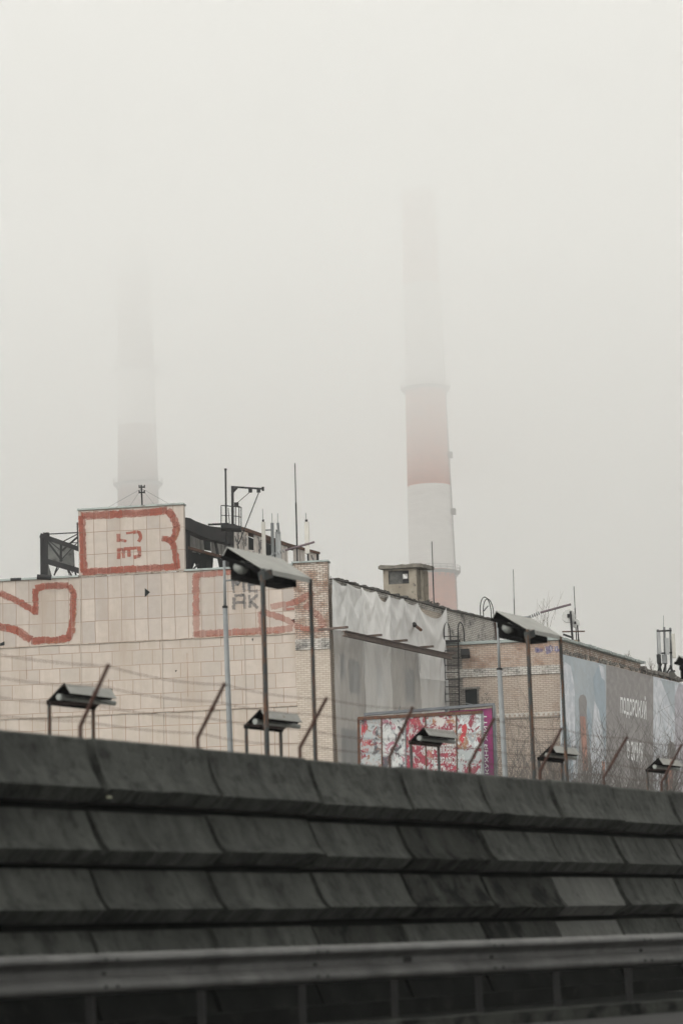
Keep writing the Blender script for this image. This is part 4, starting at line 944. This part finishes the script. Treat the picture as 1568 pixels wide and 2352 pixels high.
sp0 = (js[6] - js[0]) / 6; j0 = js[0]
TIER = .52
cw = T('concrete_wall', 'long dark concrete wall of stacked flared panels running beside the road', 'wall', WP.pt(j0 + sp0 * 4, 0))
def tier_prof(k, r):
    zl = zt0 - .44 - TIER * k; zb = zl - .125
    if k == 0: p = [(-.02, zt0), (.0, zt0 - .02), (.03, zt0 - .16), (.075, zt0 - .29), (.12, zt0 - .365), (.175, zl), (.183, zl - .012), (.055, zb), (-.06, zb), (-.16, zb), (-.16, zt0)]
    else:
        zs = zl + .40
        p = [(-.16, zl + .335), (-.035, zl + .335), (.02, zl + .22), (.07, zl + .11), (.115, zl + .045), (.175, zl), (.183, zl - .012), (.055, zb), (-.06, zb), (-.16, zb), (-.16, zl + .1)]
    return p
from mathutils import noise as mnoise
rw_ = random.Random(11)
for k in range(5):
    for j in range(-4, 16):
        a = j0 + sp0 * j + .028 + rw_.uniform(0, .025); b_ = j0 + sp0 * (j + 1) - .028 - rw_.uniform(0, .025)
        dz = rw_.uniform(-.012, .012); do = rw_.uniform(-.02, .02); pr = tier_prof(k, rw_)
        mat = conc; lab = None; nm = 'panel'
        if k == 2 and j == 5: mat = conc2; lab = 'paler grey replaced panel with a chipped lower lip'
        if k == 3 and j == 5: mat = conc2
        if k == 4: mat = base_shade  # lowest tier: shade below the rail is put into the colour
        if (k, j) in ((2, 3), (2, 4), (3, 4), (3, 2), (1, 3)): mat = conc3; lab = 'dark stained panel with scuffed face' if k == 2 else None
        mb = MB(); n = 26; rows = []
        for i in range(n + 1):
            t = a + (b_ - a) * i / n
            row = []
            for q, (o, z) in enumerate(pr):
                ch = 0
                if q in (5, 6, 7):
                    ch = max(0, mnoise.noise(Vector((t * 3.1 + k * 9, j * 3.7, q * .2))) - .12) * .085
                    ed = min(i, n - i) / n; ch += max(0, (.07 - ed) / .07) ** 2 * .014
                row.append(WP.pt(t, z + dz - (0 if q != 7 else -ch), o + do - ch))
            rows.append(row)
        m_ = len(pr); vs = [p for r_ in rows for p in r_]
        fs = [(i * m_ + q, i * m_ + (q + 1) % m_, (i + 1) * m_ + (q + 1) % m_, (i + 1) * m_ + q) for i in range(n) for q in range(m_)]
        fs += [tuple(range(m_)), tuple(n * m_ + q for q in range(m_))[::-1]]
        o = mb.add(vs, fs).build(nm, mat, cw)
        if lab: o['label'] = lab
# backing wall the panels hang on, and posts
MB().prism([WP.pt(j0 - sp0 * 4, 0, -.30), WP.pt(j0 + sp0 * 16, 0, -.30), WP.pt(j0 + sp0 * 16, zt0 - .06, -.30), WP.pt(j0 - sp0 * 4, zt0 - .06, -.30)], -WP.n * .12).build('backing', base_shade, cw)
MB().prism([WP.pt(j0 - sp0 * 4, .004, .25), WP.pt(j0 + sp0 * 16, .004, .25), WP.pt(j0 + sp0 * 16, .16, .25), WP.pt(j0 - sp0 * 4, .16, .25)], -WP.n * .38).build('footing', base_shade, cw)
# a scrap of foil caught in the joint
sc = MB(); p = WP.hit(251, 1831, .17)
sc.box(p, .07, .01, .02, WD, WP.n); props(sc.build('litter', worn('foil', (.35, .36, .25), (.2, .2, .15), 30, .5), base=p), 'tiny pale scrap caught under the top lip at the first wall joint', 'litter')

# ------------------------------------------------------------ rusty outriggers and barbed wire on the wall
arm_n = WP.n
BP = Plane(WP.pt(0, 0, -.10), WD)
tA0 = BP.tz(185, 1683)[0]; tA7 = BP.tz(1386, 1800)[0]; spA = (tA7 - tA0) / 6
bases = []
rust_d = worn('old_rust', (.07, .032, .022), (.035, .022, .019), 7, .85, c3=(.12, .055, .035), sc3=10)
names = ['leftmost rusty bent wire post, seen through the nearest small lamp hood', 'second rusty bent wire post, left of the pale lighting column', 'third rusty wire post, crossing the right leg of the big lamp hood',
         'fourth rusty wire post, in front of the left part of the torn billboard', 'fifth rusty wire post, in front of the magenta strip', 'sixth rusty wire post, crossing the leg of the second big lamp hood',
         'seventh rusty wire post, standing clear in front of the grey banner', 'eighth rusty wire post, crossing the last small lamp hood at the right edge']
ends = []
for k in range(-1, 9):
    p = BP.pt(tA0 + spA * k, zt0 - .25); knee = BP.pt(tA0 + spA * k, zt0 + .11)
    r_ = random.Random(k + 40)
    tip = knee + arm_n * (.33 + r_.uniform(-.02, .02)) + Z * (.50 + r_.uniform(-.02, .02)) + WD * r_.uniform(-.02, .04)
    lab = names[k] if 0 <= k < 8 else 'rusty bent wire post on the wall outside the picture'
    if 0 <= k < 8:
        t = T('wire_post', lab, 'post', p, 'rusty wire posts on the concrete wall')
        MB().tube([p, knee - Z * .04, knee, knee + (tip - knee) * .06, tip], [.018, .018, .019, .018, .017], 8).build('bent_rod', rust_d, t)
        MB().tube([knee + (tip - knee) * .5, knee + (tip - knee) * .56], .023, 8).build('wire_clip', rust_d, t)
    ends.append((knee, tip))
wire_m = worn('rusty_wire', (.12, .08, .065), (.07, .05, .045), 20, .8)
for q, fr_ in enumerate((.97, .66, .36, .08)):
    mb = MB(); pts = []
    for i in range(len(ends) - 1):
        a = ends[i][0].lerp(ends[i][1], fr_); b_ = ends[i + 1][0].lerp(ends[i + 1][1], fr_)
        for s_ in range(8):
            u = s_ / 8; pts.append(a.lerp(b_, u) - Z * (.035 * 4 * u * (1 - u) * (.6 + .5 * ((i * 7 + q * 3) % 4) / 3)))
    pts.append(ends[-1][0].lerp(ends[-1][1], fr_)); mb.tube(pts, .0032, 4, False)
    for i in range(len(pts) - 1):
        for u in (.15, .5, .85):
            c = pts[i].lerp(pts[i + 1], u); d_ = Vector((random.uniform(-1, 1), random.uniform(-1, 1), random.uniform(-1, 1))).normalized()
            mb.bar(c - d_ * .014, c + d_ * .014, .0025)
    props(mb.build('barbed_wire', wire_m, base=ends[0][0]), 'slack barbed wire strand, %s of the four on the rusty posts' % ('topmost', 'second from the top', 'third from the top', 'lowest')[q], 'wire', 'barbed wire strands')

# ------------------------------------------------------------ hooded lamps
hood_out = worn('hood_grey', (.34, .335, .31), (.27, .27, .25), 5, .6, c3=(.17, .12, .08), sc3=9, lo3=.66, hi3=.74)
hood_in = worn('hood_shade_black', (.012, .012, .011), (.008, .008, .008), 6, .9)  # black inside of the hoods: their shade is put into the colour
tube_m = worn('lamp_tube', (.22, .23, .21), (.16, .17, .16), 8, .5)
post_m = worn('grey_post', (.042, .047, .046), (.03, .034, .034), 2.5, .7, c3=(.09, .045, .025), sc3=2.2, lo3=.5, hi3=.58)
N_ = WP.n
def slab(a, b_, c, d, th, nrm, root, name='plate'):
    """outer skin of one sheet metal plate, and an inner skin coloured as its shade"""
    P = [a, b_, c, d]
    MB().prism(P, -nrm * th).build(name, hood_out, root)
    e = -nrm * (th + .002); MB().prism([p + e for p in P], -nrm * .004).build('shade_lining', hood_in, root)
def small_hood(px, py, lab):
    A = LP_.hit(px, py); t = T('hooded_lamp', lab, 'lamp', A - Z * (A.z - 1.0), 'small hooded lamps behind the concrete wall')
    L = WD * .98; f = -N_ * .27 - Z * .215; nr = N_ * .085 - Z * .125
    slab(A, A + L, A + L + nr, A + nr, .006, (nr.cross(L)).normalized() * (1 if nr.cross(L).dot(N_) > 0 else -1), t, 'near_plate')
    g_ = (f.cross(L)).normalized(); g_ = g_ if g_.z > 0 else -g_
    slab(A - Z * .002, A + L - Z * .002, A + L + f, A + f, .006, g_, t, 'far_plate')
    for u in (0.0, 1.0):
        MB().bar(A + L * u + f, A + L * u - Z * .004, .03).build('end_rib', hood_in, t)
    MB().bar(A + f, A + f + L, .045, .06).build('eave_bar', hood_in, t)
    for u in (.03, .97):
        p = A + f + L * u; MB().tube([Vector((p.x, p.y, .3)), p], .024, 8).build('post', post_m, t)
    c0 = A + f * .35 - Z * .085 + L * .02; MB().tube([c0, c0 + L * 1.18], .033, 10).build('tube_light', tube_m, t)
    MB().tube([c0 - WD * .03, c0 + WD * .04], .042, 10).build('tube_cap', tube_m, t)
    # skirt plate under the ridge that hangs by the tube
    MB().prism([A + nr * .9 - Z * .01, A + nr * .9 + L * .93 - Z * .01, A + nr * .75 + L * .90 - Z * .06, A + nr * .9 - Z * .05], -N_ * .01).build('skirt', hood_in, t)
LP_ = Plane(at(150, 1570, 30), WD)
tS = [LP_.tz(x, y)[0] for x, y in ((150, 1570), (599, 1630), (974, 1671), (1266, 1712), (1512, 1741))]

for (x, y), lab in zip(((150, 1570), (599, 1630), (974, 1671), (1266, 1712), (1512, 1741)), ('nearest small black hooded tube lamp, against the pink tiles at the left', 'small hooded tube lamp under the nearer big lamp hood', 'small hooded tube lamp in front of the torn billboard', 'small hooded tube lamp crossed by the leg of the second big hood', 'farthest small hooded tube lamp, by the right edge')):
    small_hood(x, y, lab)
BL_ = Plane(at(521, 1255, 33.5), WD)
def big_hood(px, py, lab):
    A = BL_.hit(px, py); t = T('canopy_lamp', lab, 'lamp', A - Z * (A.z - .5), 'big canopy lamps on two posts behind the wall')
    L = WD * 1.45; nr = N_ * .56 - Z * .36; f = -N_ * .10 - Z * .16
    g_ = nr.cross(L).normalized(); g_ = g_ if g_.z > 0 else -g_
    B = A + nr; C_ = A + L + nr; D = A + L
    C_ = A + L * .93 + nr
    slab(A, D, C_, B, .012, g_, t, 'near_plate')
    h_ = f.cross(L).normalized(); h_ = h_ if h_.dot(N_) < 0 else -h_
    slab(A - Z * .004, D - Z * .004, D + f, A + f, .012, h_, t, 'far_plate')
    # the bent eave flange
    MB().prism([B, C_, C_ - Z * .07 + N_ * .005, B - Z * .07 + N_ * .005], -N_ * .01).build('eave_flange', hood_out, t)
    MB().bar(A + f * .9, B - N_ * .02 - Z * .03, .05).build('end_rib', hood_in, t); MB().bar(D + f * .9, C_ - N_ * .02 - Z * .03, .05).build('end_rib', hood_in, t)
    # gear box under the hood
    a0 = A + N_ * .12 - Z * .37 + L * .10; a1 = a0 + L * .86
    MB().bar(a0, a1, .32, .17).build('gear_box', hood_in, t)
    MB().bar(a0 - N_ * .10 + Z * .13, a1 - N_ * .10 + Z * .13, .16, .08).build('reflector', hood_in, t)
    c = A + nr * .30 - Z * .20 + L * .0
    MB().tube([c, c + WD * .1, c + WD * .34], [.07, .095, .085], 14).build('lamp_glass', tube_m, t, smooth=True)
    for P_, r_ in ((B + L * .02, .036), (C_ - L * .02, .030)):
        MB().tube([Vector((P_.x, P_.y, .2)), P_ - Z * .02], r_, 10).build('post', post_m, t)
    MB().bar(B - Z * .12, B + (C_ - B) * .16 - Z * .06, .10, .12).build('clamp', post_m, t)
tBg = [BL_.tz(x, y) for x, y in ((521, 1255), (1138, 1402), (1557, 1505))]
big_hood(521, 1255, 'nearest and largest canopy lamp on two tall posts, over the pink tiled front')
big_hood(1138, 1402, 'second canopy lamp on two tall posts, left of the winter banner')
big_hood(1557, 1505, 'canopy lamp cut off by the right edge of the picture')
# ------------------------------------------------------------ pale steel lighting columns with a bare arm
def column(lab, x0, y0, x1, y1, x2, y2, Yc_, armx, armdir, w1=.10, w2=.055):
    a, b_, c = at(x2, y2, Yc_), at(x1, y1, Yc_), at(x0, y0, Yc_)
    base = Vector((a.x, a.y, 0)); t = T('lighting_column', lab, 'street lamp', base, 'lighting columns with bare arms')
    px = Yc_ / F
    MB().tube([base, a, b_], [7.0 * px, 6.5 * px, 5.6 * px], 14).build('lower_pole', grey_metal, t, smooth=True)
    MB().tube([b_, c], [3.4 * px, 3.2 * px], 10).build('upper_pole', grey_metal, t, smooth=True)
    MB().tube([b_ - Z * .01, b_ + Z * .05], 6.3 * px, 14).build('collar', dark_steel, t)
    q = [at(x, y, Yc_) for x, y in armx]
    MB().tube(q[:-2], 2.2 * px, 8).build('arm', grey_metal, t); MB().tube(q[-2:], 2.6 * px, 8).build('lamp_bracket', worn('purple_grey', (.16, .12, .13), (.10, .08, .09), 4, .7), t)
    for i in range(5):
        p = q[-3].lerp(q[-2], i / 5.0); MB().tube([p - Z * .0, p + (q[-2] - q[-3]).normalized() * 2.5 * px], 4.0 * px, 8).build('insulator', grey_metal, t)
column('nearer pale grey lighting column in front of the pink tiles, its long arm passing behind the big hood', 515, 1288, 517, 1396, 529, 1722, 62,
       ((516, 1334), (545, 1331), (570, 1318), (600, 1290), (625, 1275), (655, 1264), (722, 1245)), None)
column('second pale grey lighting column in front of the brick building', 1142, 1425, 1146, 1538, 1160, 1790, 74,
       ((1144, 1436), (1166, 1432), (1185, 1422), (1200, 1418), (1216, 1417), (1240, 1407), (1310, 1388)), None)

# ------------------------------------------------------------ guard rail
zr = at(0, 2197, 18).z
pR0, pR1 = at(0, 2197, 18), at(1568, 2141, 25); pR1.z = pR0.z

RD = (pR1 - pR0); RD.z = 0; RD.normalize(); GP = Plane(pR0, RD)
galv = worn('dull_galvanised', (.125, .125, .12), (.062, .062, .06), 2.5, .6, streak=(3, 1, (.09, .09, .087)), c3=(.05, .047, .044), sc3=7)
postd = worn('guard_post', (.02, .02, .019), (.012, .012, .012), 3, .8)
gr_ = T('guard_rail', 'dull galvanised double wave guard rail in front of the concrete wall', 'guard rail', GP.pt(4, 0))
ztr = pR0.z
prof = [(.0, 0), (.045, -.012), (.080, -.035), (.088, -.055), (.078, -.07), (.02, -.10), (-.01, -.125), (-.01, -.17), (.03, -.195), (.072, -.23), (.082, -.255), (.075, -.28), (.045, -.298), (.0, -.31)]
tp0 = GP.tz(928, 2230)[0]; tp3 = GP.tz(1465, 2230)[0]; ps = (tp3 - tp0) / 3

for k in range(-4, 4):
    a = tp0 - ps * .02 + (k * 2 - 1) * ps - .12; b_ = a + 2 * ps + .24; off = .004 * (k % 2) * 2
    n = 12
    rows = [[GP.pt(a + (b_ - a) * i / n, ztr + z, .05 + o + off) for o, z in prof] for i in range(n + 1)]
    back = [[GP.pt(a + (b_ - a) * i / n, ztr + z, .05 + o + off - .004) for o, z in prof] for i in range(n + 1)]
    MB().sheet(rows).sheet(back).build('beam', galv, gr_, smooth=False, fix=False)
    for u, z in ((a + .06, -.055), (a + .18, -.055), (a + .06, -.255), (a + .18, -.255), (a + .12, -.155)):
        MB().tube([GP.pt(u, ztr + z, .05 + (.08 if z != -.155 else 0)), GP.pt(u, ztr + z, .068 + (.08 if z != -.155 else 0))], .016, 6).build('bolt', postd, gr_)
for k in range(-7, 7):
    t = tp0 + ps * k
    mb = MB(); mb.bar(GP.pt(t, 0, -.12), GP.pt(t, ztr - .06, -.12), .06, .12); mb.build('post', postd, gr_)
    MB().box(GP.pt(t, ztr - .155, -.01), .11, .11, .2, GP.d, GP.n).build('spacer', postd, gr_)
vg = MB().sheet([[GP.pt(a, .006, o) for o in (8, -3.5)] for a in (-30, 0, 40, 120)]).build('verge', base_shade, fix=False); vg['kind'] = 'structure'  # ground by the rail coloured as if in shade
# kerb edge, verge and scattered grit
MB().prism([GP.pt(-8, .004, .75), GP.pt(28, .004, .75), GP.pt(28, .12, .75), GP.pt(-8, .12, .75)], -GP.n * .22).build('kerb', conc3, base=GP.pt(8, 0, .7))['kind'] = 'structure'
rd_ = MB().sheet([[GP.pt(a, .012, .78), GP.pt(a, .012, 8)] for a in (-30, 0, 40, 120)]).build('road', worn('asphalt', (.012, .012, .0115), (.018, .018, .017), 6, .85, c3=(.035, .035, .034), sc3=30, coord='Object'), fix=False); rd_['kind'] = 'structure'
# ------------------------------------------------------------ bare trees in front of the brick building
bark = worn('bark', (.07, .063, .057), (.045, .04, .036), 3, .9); twig_m = worn('twigs', (.14, .13, .12), (.10, .092, .085), 3, .9)
def tree(label, x, yb, ytop, Y, seed, spread=.55, kind='bare_tree', dens=1.05):
    r = random.Random(seed); base = at(x, yb, Y); base.z = 0; H = at(x, ytop, Y).z
    t = T(kind, label, 'tree', base, 'bare trees in front of the brick building')
    tr = MB(); tw = MB(); cnt = [0]
    def grow(p, d, L, rad, lev):
        n = 5 if lev < 2 else 4; pts = [p]; q = p.copy(); dd = d.copy()
        for i in range(n):
            dd = (dd + Vector((r.gauss(0, .12), r.gauss(0, .12), r.gauss(.05, .07))) * (1 + lev * .25)).normalized(); q = q + dd * (L / n); pts.append(q.copy())
        rr = [rad * (1 - .62 * i / n) for i in range(n + 1)]
        (tr if lev < 2 else tw).tube(pts, rr, 6 if lev < 2 else 3, False); cnt[0] += 1
        if lev >= 4 or L < .22: return
        kids = {0: 5, 1: 5, 2: 4, 3: 3, 4: 2}[lev]; kids = max(2, int(kids * dens))
        for k in range(kids):
            u = r.uniform(.3, 1.0) if lev else r.uniform(.45, 1.0); i = min(n - 1, int(u * n)); pp = pts[i].lerp(pts[i + 1], u * n - i)
            a = r.uniform(0, 6.28); side = Vector((math.cos(a), math.sin(a), 0)); nd_ = (dd * r.uniform(.5, 1.0) + side * spread * r.uniform(.6, 1.3) + Z * r.uniform(.1, .35)).normalized()
            grow(pp, nd_, L * r.uniform(.5, .72), max(.0062, rr[i] * .55), lev + 1)
    stems = r.choice((1, 2, 3))
    for s_ in range(stems):
        a = r.uniform(0, 6.28); grow(base, (Z + Vector((math.cos(a), math.sin(a), 0)) * (.06 if stems == 1 else .28)).normalized(), H * .50, .022 * H * .7, 0)
    tr.build('trunk', bark, t); tw.build('crown', twig_m, t)
for lab, x, ytop, Y, sd in (
    ('sparse bare tree right of the second lighting column, before the ground floor bricks', 1178, 1690, 88, 1),
    ('slender bare tree left of the second big hood, before the tan bricks', 1222, 1600, 90, 2),
    ('bare tree between the two posts of the second big hood', 1252, 1650, 86, 3),
    ('bare tree in front of the left mountain picture of the banner', 1330, 1610, 88, 4),
    ('tall spreading bare tree at the left edge of the grey banner panel', 1372, 1620, 92, 5),
    ('bushy bare tree below the white banner words', 1440, 1745, 90, 6),
    ('bare tree left of the farthest small lamp', 1496, 1650, 92, 7),
    ('bare tree with fine twigs at the right edge, before the last mountain picture', 1530, 1620, 90, 8),
    ('tall bare tree cut by the right edge of the picture', 1572, 1590, 94, 9),
    ('low bare shrub in front of the left foot of the banner', 1300, 1700, 84, 10),
    ('low bare shrub before the right half of the grey banner panel', 1475, 1750, 84, 11),
    ('low bare shrub below the hiker print', 1400, 1710, 85, 12)):
    tree(lab, x, 1800, ytop, Y, sd, kind='bare_shrub' if 'shrub' in lab else 'bare_tree')
# dry weeds rooted in the roofs
weed = worn('dry_weed', (.20, .17, .14), (.13, .11, .09), 5, .9)
for i, (x, y, Y, h, lab) in enumerate(((1248, 1472, 116, 3.2, 'tallest faint leafless sapling behind the second big hood'), (1497, 1545, 124, 1.3, 'small dry bush on the roof left of the cell antennas'), (1440, 1512, 120, .8, 'dry weeds on the parapet right of the dish mast'),
        (1384, 1395, 118, .8, ''), (985, 1384, 112, .55, 'dry weeds at the right foot of the roof hut'), (760, 1328, 103, .5, 'dry weeds on the roof edge beside the corner pier'))):
    if not lab: continue
    r = random.Random(i + 60); b_ = at(x, y, Y); mb = MB()
    for k in range(9):
        a = r.uniform(0, 6.28); d = Vector((math.cos(a) * .3, math.sin(a) * .3, 1)).normalized(); L = h * r.uniform(.5, 1); p = b_ - Z * .3 + Vector((r.uniform(-.1, .1), 0, 0)) * h
        q = p + d * L * .5; e = q + (d + Vector((r.uniform(-.3, .3), 0, .1))).normalized() * L * .5
        mb.tube([p, q, e], [.012, .009, .004], 3, False)
        for s_ in range(3): c = p.lerp(e, r.uniform(.4, .9)); mb.tube([c, c + Vector((r.uniform(-.4, .4), r.uniform(-.2, .2), .5)) * h * .25], [.006, .003], 3, False)
    props(mb.build('dry_weed', weed, base=b_), lab, 'weeds', 'dry weeds on the roofs')
